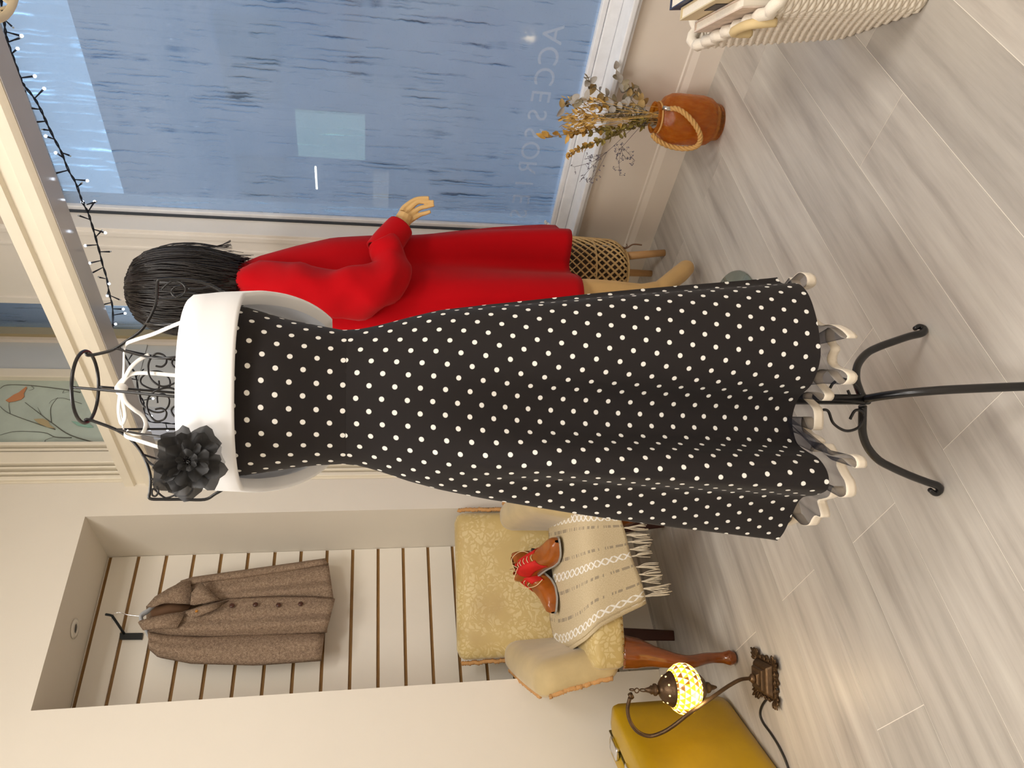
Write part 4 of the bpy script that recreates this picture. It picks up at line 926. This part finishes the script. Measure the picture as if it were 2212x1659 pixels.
for sg in (-1, 1):
    c = cat([(sg*.205, -.235, .35), (sg*.212, -.25, .30), (sg*.226, -.268, .24), (sg*.240, -.272, .17), (sg*.236, -.245, .09), (sg*.237, -.243, .045), (sg*.238, -.252, .020), (sg*.238, -.256, .003)], 5); n = len(c)
    part(MB().tube(c, [interp([(0, .050), (4, .044), (8, .030), (12, .0235), (17, .0185), (22, .0155), (26, .017), (30, .023), (35, .016)], i) for i in range(n)], 14), 'leg', M_wood, chair, 'curved varnished cabriole leg')
    q = MB(); rl = [Vector((sg*.175, .195, .36)), Vector((sg*.205, .235, .0005))]
    q.add([rl[0]+Vector((a*.024, b_*.02, 0)) for a, b_ in ((-1, -1), (1, -1), (1, 1), (-1, 1))]+[rl[1]+Vector((a*.018, b_*.016, 0)) for a, b_ in ((-1, -1), (1, -1), (1, 1), (-1, 1))], [(0, 1, 2, 3), (7, 6, 5, 4), (0, 4, 5, 1), (1, 5, 6, 2), (2, 6, 7, 3), (3, 7, 4, 0)])
    part(q, 'leg', M_woodd, chair, 'dark straight tapered back leg', smooth=False, bevel=.003)
# woven throw over the seat
def throw_mat():
    k = NT('oatmeal_woven_cotton'); uv = k.n('UVMap'); sp_ = k.n('SeparateXYZ'); k.l(uv.outputs[0], sp_.inputs[0]); u, v = sp_.outputs[0], sp_.outputs[1]
    wz = k.math('ABSOLUTE', k.math('SUBTRACT', k.math('FRACT', k.math('MULTIPLY', v, 15)), .5))
    tot = None
    for u0 in (.07, .52, .95):
        dd = k.math('ABSOLUTE', k.math('SUBTRACT', u, u0)); t1 = k.math('ABSOLUTE', k.math('SUBTRACT', dd, k.math('MULTIPLY', wz, .075)))
        f = k.math('MULTIPLY', k.math('LESS_THAN', t1, .010), k.math('LESS_THAN', dd, .032)); tot = f if tot is None else k.math('MAXIMUM', tot, f)
    gl_ = None; hn = k.n('TexWhiteNoise', noise_dimensions='1D'); k.l(k.math('FLOOR', k.math('MULTIPLY', v, 110)), hn.inputs['W'])
    for u0 in (.20, .40, .645, .86):
        f = k.math('MULTIPLY', k.math('LESS_THAN', k.math('ABSOLUTE', k.math('SUBTRACT', u, u0)), .013), k.math('GREATER_THAN', hn.outputs['Value'], .45)); gl_ = f if gl_ is None else k.math('MAXIMUM', gl_, f)
    wv = k.noise(k.coords('UV', (60, 12, 1)), 6, 3); wv2 = k.noise(k.coords('UV', (12, 70, 1)), 6, 3); wf = k.math('MULTIPLY', k.math('ADD', wv, wv2), .5)
    c = k.ramp(wf, [(.36, lin('B9A47E')), (.62, lin('D9C9A8'))]); c = k.mix(k.math('MULTIPLY', gl_, .65), c, lin('7F7468')); c = k.mix(tot, c, lin('F2EEE6'))
    k.l(c, k.b.inputs['Base Color']); k.b.inputs['Roughness'].default_value = .9; k.bump(wf, .35, .003); return k.m
M_throw = throw_mat(); M_tas = mat('cotton_tassel', 'E2D6C0', .9)
thr = thing('throw_blanket', CHO, 'oatmeal woven throw with white chevron stripes and tassels over the armchair seat', 'blanket', rz=CHR)
tp = [(.10, .487), (.0, .488), (-.10, .488), (-.18, .484), (-.245, .474), (-.278, .458), (-.292, .43), (-.294, .39), (-.294, .35)]
tpc = cat([Vector((0, y, z)) for y, z in tp], 4)
def throw_grid(dx=0., dz=0., hemdrop=0., xr=None):
    G, U = [], []
    for j in range(25):
        s_ = j/24; row, ur = [], []
        for i, c in enumerate(tpc):
            t = i/(len(tpc)-1); xl = -.205+.150*max(0, (t-.12)/.88)**1.3; xrr = .225-.025*t; x = xl+(xrr-xl)*s_
            drop = (.060-.062*s_)*max(0, (t-.72)/.28)
            zz = c.z-drop-.018*(abs(x)/.25)**2*max(0, 1-1.6*t)+.003*math.sin(x*40+t*5)
            yy = c.y-.006*math.sin(x*26+1)*max(0, t-.6)*2+(.03*(1-s_) if t < .05 else 0)
            row.append(Vector((x+dx*(1-s_), yy-.002*dz, zz+.004*dz))); ur.append((s_, 1-t))
        G.append(row); U.append(ur)
    return G, U
G, U = throw_grid(); tg_ = MB(); tg_.grid(G, UV=U); part(tg_, 'cloth', M_throw, thr, solid=.005)
G2, U2 = throw_grid(-.012, -.9); part(MB().grid([r for r in G2[:4]], UV=U2[:4]), 'folded_edge', M_throw, thr, solid=.004)
hemline = [r[-1] for r in G]; rt = random.Random(2)
for k in range(11):
    p = hemline[int(1+22*k/10)]; tb = MB(); L_ = rt.uniform(.062, .085); bend = rt.uniform(-.25, .35)
    for m_ in range(9):
        o1 = Vector((rt.uniform(-.004, .004), rt.uniform(-.003, .003), 0)); o2 = Vector((rt.uniform(-.010, .010)+bend*.02, rt.uniform(-.008, .006), -L_*rt.uniform(.85, 1.08)))
        tb.tube(cat([p+Vector((0, 0, .004)), p+o1*.6+Vector((0, 0, -.012)), p+o1+o2*.5+Vector((rt.uniform(-.003, .003), 0, 0)), p+o1+o2], 3), .0011, 4)
    part(tb, 'tassel', M_tas, thr)
# shoes
M_tan = mat('tan_leather_shoe', '9A5216', .28, var=.25, vscale=18, coat=.3); M_reds = mat('red_suede', 'C2160E', .75, var=.12, vscale=40); M_sole = mat('dark_sole', '3A3230', .5); M_edge = mat('sole_welt', 'A9A6A0', .6); M_lace = mat('cream_lace', 'E2CDA0', .8)
def shoe(lab, loc, rz, mirror=1, tilt=0.):
    o = thing('shoe', loc, lab, 'shoe', 'pair of lace-up heeled shoes on the armchair', rz); o.rotation_euler.x = tilt
    L = .235
    sole = lambda t: interp([(0, .062), (.18, .058), (.35, .038), (.55, .010), (.68, .003), (.85, .003), (1, .009)], t)
    wid = lambda t: interp([(0, .012), (.03, .021), (.10, .027), (.25, .028), (.40, .029), (.58, .036), (.70, .039), (.82, .035), (.92, .025), (.98, .012), (1, .005)], t)
    hgt = lambda t: interp([(0, .05), (.04, .066), (.15, .062), (.26, .066), (.36, .080), (.46, .073), (.58, .056), (.70, .044), (.84, .036), (.94, .028), (1, .012)], t)
    cx = lambda t: mirror*.010*math.sin(t*2.4)
    def loft(t0, t1, inf=0., n=16, open_=None, a0=0, a1=math.pi, hs=1.):
        G = []
        for i in range(n+1):
            t = t0+(t1-t0)*i/n; row = []
            for j in range(17):
                a = a0+(a1-a0)*j/16; w = wid(t)+inf; h_ = hgt(t)*hs+inf; p = .62
                row.append(Vector((t*L, cx(t)+w*math.copysign(abs(math.cos(a))**p, math.cos(a)), sole(t)+.006+h_*abs(math.sin(a))**p)))
            G.append(row)
        q = MB(); q.grid(G); return q
    part(loft(.5, 1), 'vamp', M_tan, o, 'polished tan leather toe'); part(loft(0, .5, -.0008, a0=0, a1=math.pi*.42), 'quarter', M_tan, o, solid=.002); part(loft(0, .5, -.0008, a0=math.pi*.58, a1=math.pi), 'quarter', M_tan, o, solid=.002)
    part(loft(.22, .56, .0012, a0=math.pi*.06, a1=math.pi*.44), 'red_panel', M_reds, o, 'red suede side panel', solid=.0015); part(loft(.22, .56, .0012, a0=math.pi*.56, a1=math.pi*.94), 'red_panel', M_reds, o, 'red suede side panel', solid=.0015)
    part(loft(.30, .58, -.002, a0=math.pi*.36, a1=math.pi*.64), 'tongue', M_reds, o, solid=.0015)
    sb = MB(); G = []
    for i in range(25):
        t = i/24; w = wid(t)+.003; G.append([Vector((t*L*1.005, cx(t)-w, sole(t))), Vector((t*L*1.005, cx(t)+w, sole(t))), Vector((t*L*1.005, cx(t)+w, sole(t)+.006)), Vector((t*L*1.005, cx(t)-w, sole(t)+.006))])
    sb.grid(G, cv=True); sb.f += [(0, 1, 2, 3), tuple(96+k for k in (3, 2, 1, 0))]; part(sb, 'sole', M_edge, o, 'pale grey welted sole', smooth=False)
    hb = MB(); 
    hb.add([(-.004+.012, -.020, 0.0005), (.044, -.017, .0005), (.044, .017, .0005), (.008, .020, .0005), (-.004, -.026, .061), (.052, -.026, .056), (.052, .026, .056), (-.004, .026, .061)], [(3, 2, 1, 0), (4, 5, 6, 7), (0, 1, 5, 4), (1, 2, 6, 5), (2, 3, 7, 6), (3, 0, 4, 7)])
    part(hb, 'heel', M_sole, o, 'dark stacked heel', smooth=False, bevel=.004)
    for k in range(5):
        t = .34+.045*k; w = wid(t)*.5; z = sole(t)+hgt(t)+.007; part(MB().tube(cat([(t*L, cx(t)-w, z-.006), (t*L+.002, cx(t), z+.001), (t*L, cx(t)+w, z-.006)], 5), .0014, 5), 'lace', M_lace, o)
    t = .32; z = sole(t)+hgt(t)+.008
    for sg in (-1, 1): part(MB().tube(cat([(t*L, 0, z), (t*L-.03, sg*.03, z+.012), (t*L-.045, sg*.05, z-.02), (t*L-.02, sg*.058, z-.055), (t*L+.01, sg*.05, z-.075)], 6), .0012, 5), 'lace', M_lace, o)
    return o
def chw(x, y, z): return CHO+Vector((math.cos(CHR)*x-math.sin(CHR)*y, math.sin(CHR)*x+math.cos(CHR)*y, z))
shoe('tan and red lace-up shoe resting its heel against the chair back', chw(.022, .078, .491), CHR+math.atan2(-.195, .095))
shoe('tan and red lace-up shoe tucked behind its partner with toe pointing at the lamp', chw(.105, .100, .491), CHR+math.atan2(-.130, -.185), -1)

# ================================================================== SUITCASE
fa, fb = onz(1080+2100/3.456, 1340+1090/3.456), onz(1080+1700/3.456, 1340+550/3.456)
sd = (fb-fa).normalized(); sn = Vector((-sd.y, sd.x, 0))      # along the face / towards the wall
zs_ = [onpl(1080+x/3.456, 1340+y/3.456, fa, sn).z for x, y in ((790, 520), (1045, 1100))]; SZ = sum(zs_)/2
SL, SD = .62, .165; sorg = fb+sd*.012
suit = thing('suitcase', sorg-sd*SL/2+sn*SD/2, 'mustard yellow hard suitcase with chrome latches standing by the wall', 'suitcase')
M_must = mat('mustard_vinyl', 'B08C0E', .38, var=.10, vscale=7, bump=.12, bscale=160, bdist=.002, coat=.15); M_chr = mat('chrome', 'E0E0E2', .12, metal=1)
def sfr(q): q.v = [sorg-sd*v.x+sn*v.y+Vector((0, 0, v.z)) for v in q.v]; return q
part(sfr(rbox((0, 0, .002), (SL, SD*.60, SZ), .028, 14)), 'front_shell', M_must, suit); part(sfr(rbox((.002, SD*.62, .002), (SL-.002, SD, SZ-.002), .025, 14)), 'lid_shell', M_must, suit)
part(sfr(rbox((.006, SD*.585, .006), (SL-.006, SD*.635, SZ-.004), .004, 4)), 'seam', mat('seam_trim', '6A5A20', .4, metal=.6), suit)
for x in (.085, SL-.085):
    part(sfr(rbox((x-.03, SD*.50, SZ-.004), (x+.03, SD*.74, SZ+.008), .003, 4)), 'latch', M_chr, suit, 'chrome latch')
hx = .30
part(sfr(MB().tube(cat([(hx-.10, SD*.56, SZ-.004), (hx-.098, SD*.56, SZ+.016), (hx-.075, SD*.56, SZ+.026), (hx+.075, SD*.56, SZ+.026), (hx+.098, SD*.56, SZ+.016), (hx+.10, SD*.56, SZ-.004)], 6), .008, 10)), 'handle', M_chr, suit, 'chrome edged carrying handle')
for x in (hx-.105, hx+.105): part(sfr(rbox((x-.016, SD*.44, SZ-.004), (x+.016, SD*.68, SZ+.006), .003, 4)), 'handle_plate', M_chr, suit)
for x in (.04, SL-.04):
    for y in (.03, SD-.03): part(sfr(MB().lathe([(.010, 0), (.010, .004)], 12, (x, y, 0))), 'foot', M_sole, suit)
world_parts(suit)

# ================================================================== MOSAIC LAMP
LC = Vector((.593, 1.996, 0)); TL = LC.dot(FH); lj = lambda x, y, d=0.: ont(1330+x/5.82, 1380+y/5.82, TL+d)
lamp = thing('mosaic_lamp', LC, 'small lit amber mosaic globe lamp on a bronze swan-neck arm', 'lamp')
M_brz = mat('antique_bronze', '5A4632', .42, metal=.75, var=.3, vscale=30, bump=.3, bscale=120)
u1 = Vector((.981, .19, 0)); u2 = Vector((.19, -.981, 0))
bq = MB(); ring_ = []
for k in range(96):
    a = 2*math.pi*k/96; r = .058+.014*max(0, math.cos(4*a))**2+.004*math.cos(16*a); ring_.append((a, r))
G = []
for z, sc, w in [(.0005, .97, 1), (.006, 1.0, 1), (.010, .97, 1), (.011, .90, .8)]: G.append([LC+(u1*math.cos(a)+u2*math.sin(a))*((.058+(r-.058)*w)*sc)+Vector((0, 0, z)) for a, r in ring_])
bq.grid(G, cv=True); bq.f.append(tuple(3*96+k for k in range(96))); part(bq, 'base', M_brz, lamp, 'cast bronze base plate with leaf corners', smooth=False)
e1, e2 = (u1+u2).normalized(), (u1-u2).normalized()
def pyr(h0, z0, h1, z1):
    q = MB(); q.add([LC+e1*a*h0+e2*b_*h0+Vector((0, 0, z0)) for a, b_ in ((-1, -1), (1, -1), (1, 1), (-1, 1))]+[LC+e1*a*h1+e2*b_*h1+Vector((0, 0, z1)) for a, b_ in ((-1, -1), (1, -1), (1, 1), (-1, 1))], [(3, 2, 1, 0), (4, 5, 6, 7), (0, 1, 5, 4), (1, 2, 6, 5), (2, 3, 7, 6), (3, 0, 4, 7)]); return q
part(pyr(.047, .010, .036, .030), 'plinth', M_brz, lamp, smooth=False, bevel=.006); part(pyr(.030, .029, .027, .038), 'plinth_step', M_brz, lamp, smooth=False, bevel=.002); part(pyr(.018, .037, .014, .045), 'plinth_step', M_brz, lamp, smooth=False, bevel=.002)
for k in range(4):
    a = k*math.pi/2; dd_ = (u1*math.cos(a)+u2*math.sin(a)); ss = Vector((-dd_.y, dd_.x, 0)); c0 = LC+dd_*.064; lf = MB()
    for off, ln in ((-1, .018), (-.45, .024), (0, .030), (.45, .024), (1, .018)): lf.grid(leafmesh(c0+ss*off*.010+Vector((0, 0, .009)), dd_+ss*off*.7, Vector((0, 0, 1)), ln, .0055, -.25))
    part(lf, 'leaf_ornament', M_brz, lamp, solid=.004)
    a2 = a+math.pi/4; dd_ = (u1*math.cos(a2)+u2*math.sin(a2)); ss = Vector((-dd_.y, dd_.x, 0))
    for off in (-.022, 0, .022): part(MB().tube([LC+dd_*(.052+.006*math.sin(t)*(1-t/9))+ss*(off+.008*math.cos(t)*(1-t/9))+Vector((0, 0, .013)) for t in [i*.5 for i in range(16)]], .0022, 6), 'scroll_ornament', M_brz, lamp)
part(MB().lathe([(.013, .044), (.013, .052), (.008, .056), (.006, .060)], 14, LC), 'collar', M_brz, lamp)
armp = cat([LC+Vector((0, 0, .05)), lj(1640, 500, -.005), lj(1550, 520, -.012), lj(1400, 605, -.025), lj(1200, 745, -.05), lj(1050, 850, -.062), lj(900, 955, -.062), lj(750, 1075, -.05), lj(600, 1170, -.035), lj(430, 1222, -.02), lj(280, 1170, -.012), lj(185, 1045, -.006), lj(150, 890, 0), lj(178, 740, 0)], 6)
part(MB().tube(armp, .0052, 10), 'arm', M_brz, lamp); part(MB().tube([lj(205, 745), lj(178, 690)], .0068, 10), 'arm_cap', M_brz, lamp)
tor = lambda c, r, w, m_=Matrix.Identity(3): MB().tube([c+m_ @ Vector((r*math.cos(a), 0, r*math.sin(a))) for a in [2*math.pi*k/18 for k in range(18)]], w, 6, closed=True)
part(tor(lj(205, 640), .0065, .0016, Matrix.Rotation(.9, 3, 'Z')), 'ring', M_brz, lamp); part(tor(lj(265, 650), .006, .0016, Matrix.Rotation(-.6, 3, 'Z')), 'ring', M_brz, lamp); part(tor(lj(345, 646), .009, .0018, Matrix.Rotation(.9, 3, 'Z')), 'ring', M_brz, lamp)
GC = lj(848, 625); GR, GH = .067, .050
ax_ = (lj(400, 640)-lj(1250, 605)); ax_.normalize(); rot = Vector((0, 0, 1)).rotation_difference(ax_).to_matrix()
def mosaic():
    k = NT('lit_mosaic_glass'); uv = k.n('UVMap'); sp_ = k.n('SeparateXYZ'); k.l(uv.outputs[0], sp_.inputs[0])
    U_ = k.math('MULTIPLY', sp_.outputs[0], 22); V_ = k.math('MULTIPLY', sp_.outputs[1], 9); fu = k.math('ABSOLUTE', k.math('SUBTRACT', k.math('FRACT', k.math('ADD', U_, k.math('MULTIPLY', k.math('FLOOR', V_), .5))), .5)); fv = k.math('FRACT', V_)
    tri = k.math('LESS_THAN', k.math('MULTIPLY', fu, 2), fv)
    edge = k.math('LESS_THAN', k.math('ABSOLUTE', k.math('SUBTRACT', k.math('MULTIPLY', fu, 2), fv)), .10)
    edge = k.math('MAXIMUM', edge, k.math('LESS_THAN', fv, .07))
    wn = k.n('TexWhiteNoise', noise_dimensions='2D'); cb = k.n('CombineXYZ'); k.l(k.math('FLOOR', U_), cb.inputs[0]); k.l(k.math('FLOOR', V_), cb.inputs[1]); k.l(cb.outputs[0], wn.inputs[0])
    dk = k.math('MULTIPLY', tri, k.math('GREATER_THAN', wn.outputs['Value'], .62))
    col = k.mix(tri, lin('FFF0B0'), lin('FFB81C')); col = k.mix(dk, col, lin('7A3500')); col = k.mix(edge, col, lin('C9A060'))
    k.b.inputs['Base Color'].default_value = lin('C08020'); k.b.inputs['Roughness'].default_value = .2
    k.l(col, k.b.inputs['Emission Color']); st_ = k.math('MULTIPLY_ADD', dk, -2.3, 2.6); k.l(st_, k.b.inputs['Emission Strength']); return k.m
gb = MB(); G, U = [], []
for i in range(25):
    a = math.pi*(.10+.80*i/24); G.append([GC+rot @ Vector((GR*math.sin(a)*math.cos(b_), GR*math.sin(a)*math.sin(b_), GH*math.cos(a))) for b_ in [2*math.pi*k/48 for k in range(49)]]); U.append([(k/48, i/24) for k in range(49)])
gb.grid(G, UV=U); part(gb, 'globe', mosaic(), lamp, 'glowing amber and white mosaic glass globe', weld=False)
capo = lambda prof: MB().lathe(prof, 24, GC, rot)
part(capo([(.046, .030), (.047, .036), (.042, .042), (.040, .047), (.032, .058), (.022, .066), (.012, .070), (.012, .075), (.016, .079), (.016, .084), (.010, .088), (.012, .092), (.008, .098), (.005, .110)]), 'top_cap', M_brz, lamp, 'pierced bronze top cap')
part(capo([(.040, -.034), (.041, -.038), (.036, -.048), (.026, -.058), (.012, -.064), (.015, -.070), (.014, -.076), (.008, -.082), (.006, -.090), (.003, -.098), (.0, -.100)]), 'finial', M_brz, lamp, 'bronze lower cap and finial')
for k in range(8):
    a = 2*math.pi*k/8; part(MB().ball(GC+rot @ Vector((.0355*math.cos(a), .0355*math.sin(a), .053)), .0028, 6, 5), 'pierced_star', mat('star_glow', 'E0C080', .5, emit='FFE0A0', estr=1.5) if 'star_glow' not in bpy.data.materials else bpy.data.materials['star_glow'], lamp)
cp_ = cat([LC+u1*-.05+u2*.03+Vector((0, 0, .006)), onz(1330+1870/5.82, 1380+790/5.82, .004), onz(1330+1815/5.82, 1380+930/5.82, .004), onz(1330+1850/5.82, 1380+1050/5.82, .004), onz(1330+1950/5.82, 1380+1190/5.82, .004), onz(1330+2060/5.82, 1380+1370/5.82, .004), onz(1330+2160/5.82, 1380+1600/5.82, .004), onz(1720, 1720, .004)], 6)
part(MB().tube(cp_, .0032, 8), 'power_cord', mat('black_cord', '1E1B18', .5), lamp)
ll = bpy.data.lights.new('mosaic_lamp_bulb', 'POINT'); ll.energy = .9; ll.color = (1, .78, .45); ll.shadow_soft_size = .03; lo_ = bpy.data.objects.new('mosaic_lamp_bulb', ll); COL.objects.link(lo_); lo_.location = GC+Vector((-.05, -.06, -.02)); lo_.parent = lamp
world_parts(lamp)

# ================================================================== BROWN COAT ON THE SLATWALL
YC = 2.69
cc_ = lambda x, y, Y=YC: ony(50+x/3.16, 1100+y/3.16, Y)
hook = thing('slatwall_hook', cc_(690, 860, YB), 'black metal slatwall arm holding the coat hanger', 'hook')
M_blk = mat('black_steel', '2B2F30', .45, metal=.3)
hp_ = [cc_(x, y, YB-.002) for x, y in ((662, 850), (818, 848), (812, 892), (665, 893))]; q = MB(); q.add(hp_+[p+Vector((0, -.006, 0)) for p in hp_], [(0, 1, 2, 3), (7, 6, 5, 4), (0, 4, 5, 1), (1, 5, 6, 2), (2, 6, 7, 3), (3, 7, 4, 0)]); part(q, 'plate', M_blk, hook, smooth=False)
part(MB().tube([cc_(690, 850, YB-.006), cc_(650, 790, YB-.05), cc_(607, 727, YB-.092), cc_(590, 722, YB-.10), cc_(565, 718, YB-.115)], .0045, 8), 'arm', M_blk, hook); world_parts(hook)
hang = thing('coat_hanger', cc_(800, 740, YC), 'grey hanger with wire hook inside the brown coat', 'coat hanger')
part(MB().tube(cat([cc_(625, 775, YB-.088), cc_(605, 745, YB-.088), cc_(622, 712, YC), cc_(665, 705, YC), cc_(710, 720, YC), cc_(760, 726, YC), cc_(800, 730, YC)], 6), .0016, 8), 'hook', M_chr, hang)
M_hg = mat('grey_hanger', 'B9BCC0', .5)
part(MB().tube(cat([cc_(960, 610, YC+.02), cc_(920, 640, YC+.012), cc_(860, 690, YC+.004), cc_(805, 732, YC), cc_(830, 800, YC+.004), cc_(880, 900, YC+.012), cc_(930, 975, YC+.02)], 6), .011, 10, flat=.5), 'shoulder_bar', M_hg, hang); world_parts(hang)
M_tweed = NT('brown_tweed'); _v = M_tweed.coords('Object'); _n = M_tweed.noise(_v, 420, 2, .8); _n2 = M_tweed.noise(_v, 130, 3)
M_tweed.l(M_tweed.ramp(M_tweed.math('MULTIPLY_ADD', _n2, .35, M_tweed.math('MULTIPLY', _n, .65)), [(.38, lin('6C5848')), (.5, lin('8E7762')), (.64, lin('B09A82'))]), M_tweed.b.inputs['Base Color']); M_tweed.b.inputs['Roughness'].default_value = .95; M_tweed.bump(_n, .3, .002); M_tweed = M_tweed.m
jk = thing('brown_coat', cc_(1500, 700, YC), 'brown tweed button-up jacket hanging on the slatwall', 'coat')
def sheet(Rt_, Lt_, rows_, bul, cols=18, name='front', dy=0., fold=None, mm=None):
    G = []
    for i in range(rows_+1):
        t = i/rows_; a, b_ = Rt_(t), Lt_(t); row = []
        for j in range(cols+1):
            s_ = j/cols; x, y = a[0]+(b_[0]-a[0])*s_, a[1]+(b_[1]-a[1])*s_
            w = bul(t)*max(0, 1-(2*s_-1)**4)+(fold(t, s_) if fold else 0); row.append(cc_(x, y, YC+dy-w))
        G.append(row)
    return part(MB().grid(G), name, mm or M_tweed, jk, solid=.007)
def along(tab):
    xs = [i/(len(tab)-1) for i in range(len(tab))]
    return lambda t: (interp(list(zip(xs, [p[0] for p in tab])), t), interp(list(zip(xs, [p[1] for p in tab])), t))
bR = along([(1060, 520), (1160, 500), (1400, 462), (1640, 428), (1870, 400), (2085, 372)]); bM = along([(1330, 640), (1420, 625), (1600, 618), (1780, 612), (1950, 612), (2118, 612)]); bL = along([(850, 835), (1000, 862), (1300, 868), (1600, 860), (1850, 850), (2070, 838)])
fo_ = lambda t, s_: .008*math.sin(9*s_+1.2)*t+.004*math.sin(17*s_+3*t)
sheet(bR, bM, 26, lambda t: .022, name='front_panel', fold=fo_)
bM2 = along([(1100, 700), (1420, 610), (1600, 602), (1780, 598), (1950, 600), (2128, 615)])
sheet(bM2, bL, 26, lambda t: .026, name='front_panel', dy=-.010, fold=fo_)
sheet(along([(840, 668), (1060, 560), (1500, 470), (2085, 372)]), along([(845, 830), (1000, 862), (1500, 864), (2075, 836)]), 20, lambda t: -.012, name='back_panel', dy=.035)
# yoke between collar and shoulders
sheet(along([(842, 668), (960, 585), (1075, 497), (1150, 476)]), along([(900, 650), (1000, 640), (1120, 560), (1190, 520)]), 10, lambda t: .008, name='shoulder', dy=-.004)
sheet(along([(1075, 494), (1160, 468), (1500, 420), (1800, 378), (2064, 340)]), along([(1150, 520), (1230, 500), (1500, 470), (1800, 425), (2080, 376)]), 24, lambda t: .030, 10, name='sleeve', dy=.0)
sheet(along([(850, 830), (960, 855), (1200, 872), (1600, 850), (2058, 838)]), along([(862, 950), (925, 1006), (1150, 1050), (1600, 1062), (2036, 1030)]), 26, lambda t: .030, 12, name='sleeve', dy=.004, fold=lambda t, s_: .004*math.sin(11*s_+4*t))
def patch(pts, name, d, mm=None):
    P_ = [cc_(x, y, YC+d) for x, y in pts]; n = len(P_); c0 = sum(P_, Vector())/n+Vector((0, -.008, 0)); q = MB(); q.add(P_+[c0], [(i, (i+1) % n, n) for i in range(n)]); return part(q, name, mm or M_tweed, jk, solid=.006, sub=0)
patch([(843, 664), (900, 600), (990, 545), (1080, 500), (1140, 488), (1150, 560), (1140, 600), (1145, 650), (1060, 645), (960, 640), (880, 672)], 'collar', -.040)
patch([(1150, 572), (1182, 535), (1215, 498), (1275, 560), (1342, 622), (1250, 640), (1170, 655), (1142, 652)], 'lapel', -.056)
patch([(785, 775), (800, 762), (900, 735), (1000, 715), (1108, 700), (1085, 750), (1050, 812), (940, 812), (818, 826), (800, 800)], 'collar', -.056)
patch([(1105, 708), (1200, 668), (1330, 640), (1405, 624), (1300, 690), (1165, 742), (1130, 728)], 'lapel', -.066)
patch([(905, 668), (960, 642), (1060, 640), (1145, 655), (1120, 698), (1000, 712), (880, 735), (870, 700)], 'lining', -.004, mat('brown_lining', '6E5038', .8))
M_btn = mat('brown_button', '4A2A1E', .3)
for x, y in ((1425, 657), (1585, 650), (1742, 653), (1893, 645)):
    c = cc_(x, y, YC-.046); part(MB().lathe([(.0, -.003), (.008, -.003), (.0088, 0), (.007, .003), (.0, .0022)], 16, c, Matrix.Rotation(math.pi/2, 3, 'X')), 'button', M_btn, jk)
c = cc_(1183, 695, YC-.078); q = MB(); sp5 = [c+Vector(((.007 if k % 2 == 0 else .003)*math.cos(math.pi*k/5), 0, (.007 if k % 2 == 0 else .003)*math.sin(math.pi*k/5))) for k in range(10)]
q.add(sp5+[p+Vector((0, .002, 0)) for p in sp5], [tuple(range(10)), tuple(range(19, 9, -1))]+[(i, (i+1) % 10, 10+(i+1) % 10, 10+i) for i in range(10)]); part(q, 'star_pin', mat('amber_pin', 'C98A3A', .3, metal=.5), jk, 'small amber star pin', smooth=False)
world_parts(jk)
# recessed lamp in the niche soffit
dp = onz(160, 1358, 2.072); dl = thing('downlight', dp, 'small recessed round downlight in the niche soffit', 'light')
part(MB().lathe([(.016, -.001), (.032, -.001), (.034, -.004), (.016, -.007), (.016, -.001)], 28, dp, caps=False), 'trim_ring', M_slat, dl); part(MB().lathe([(.0, -.002), (.016, -.002), (.016, -.0005)], 20, dp), 'lamp_glass', mat('unlit_lamp_glass', '6E6A66', .2), dl); world_parts(dl)
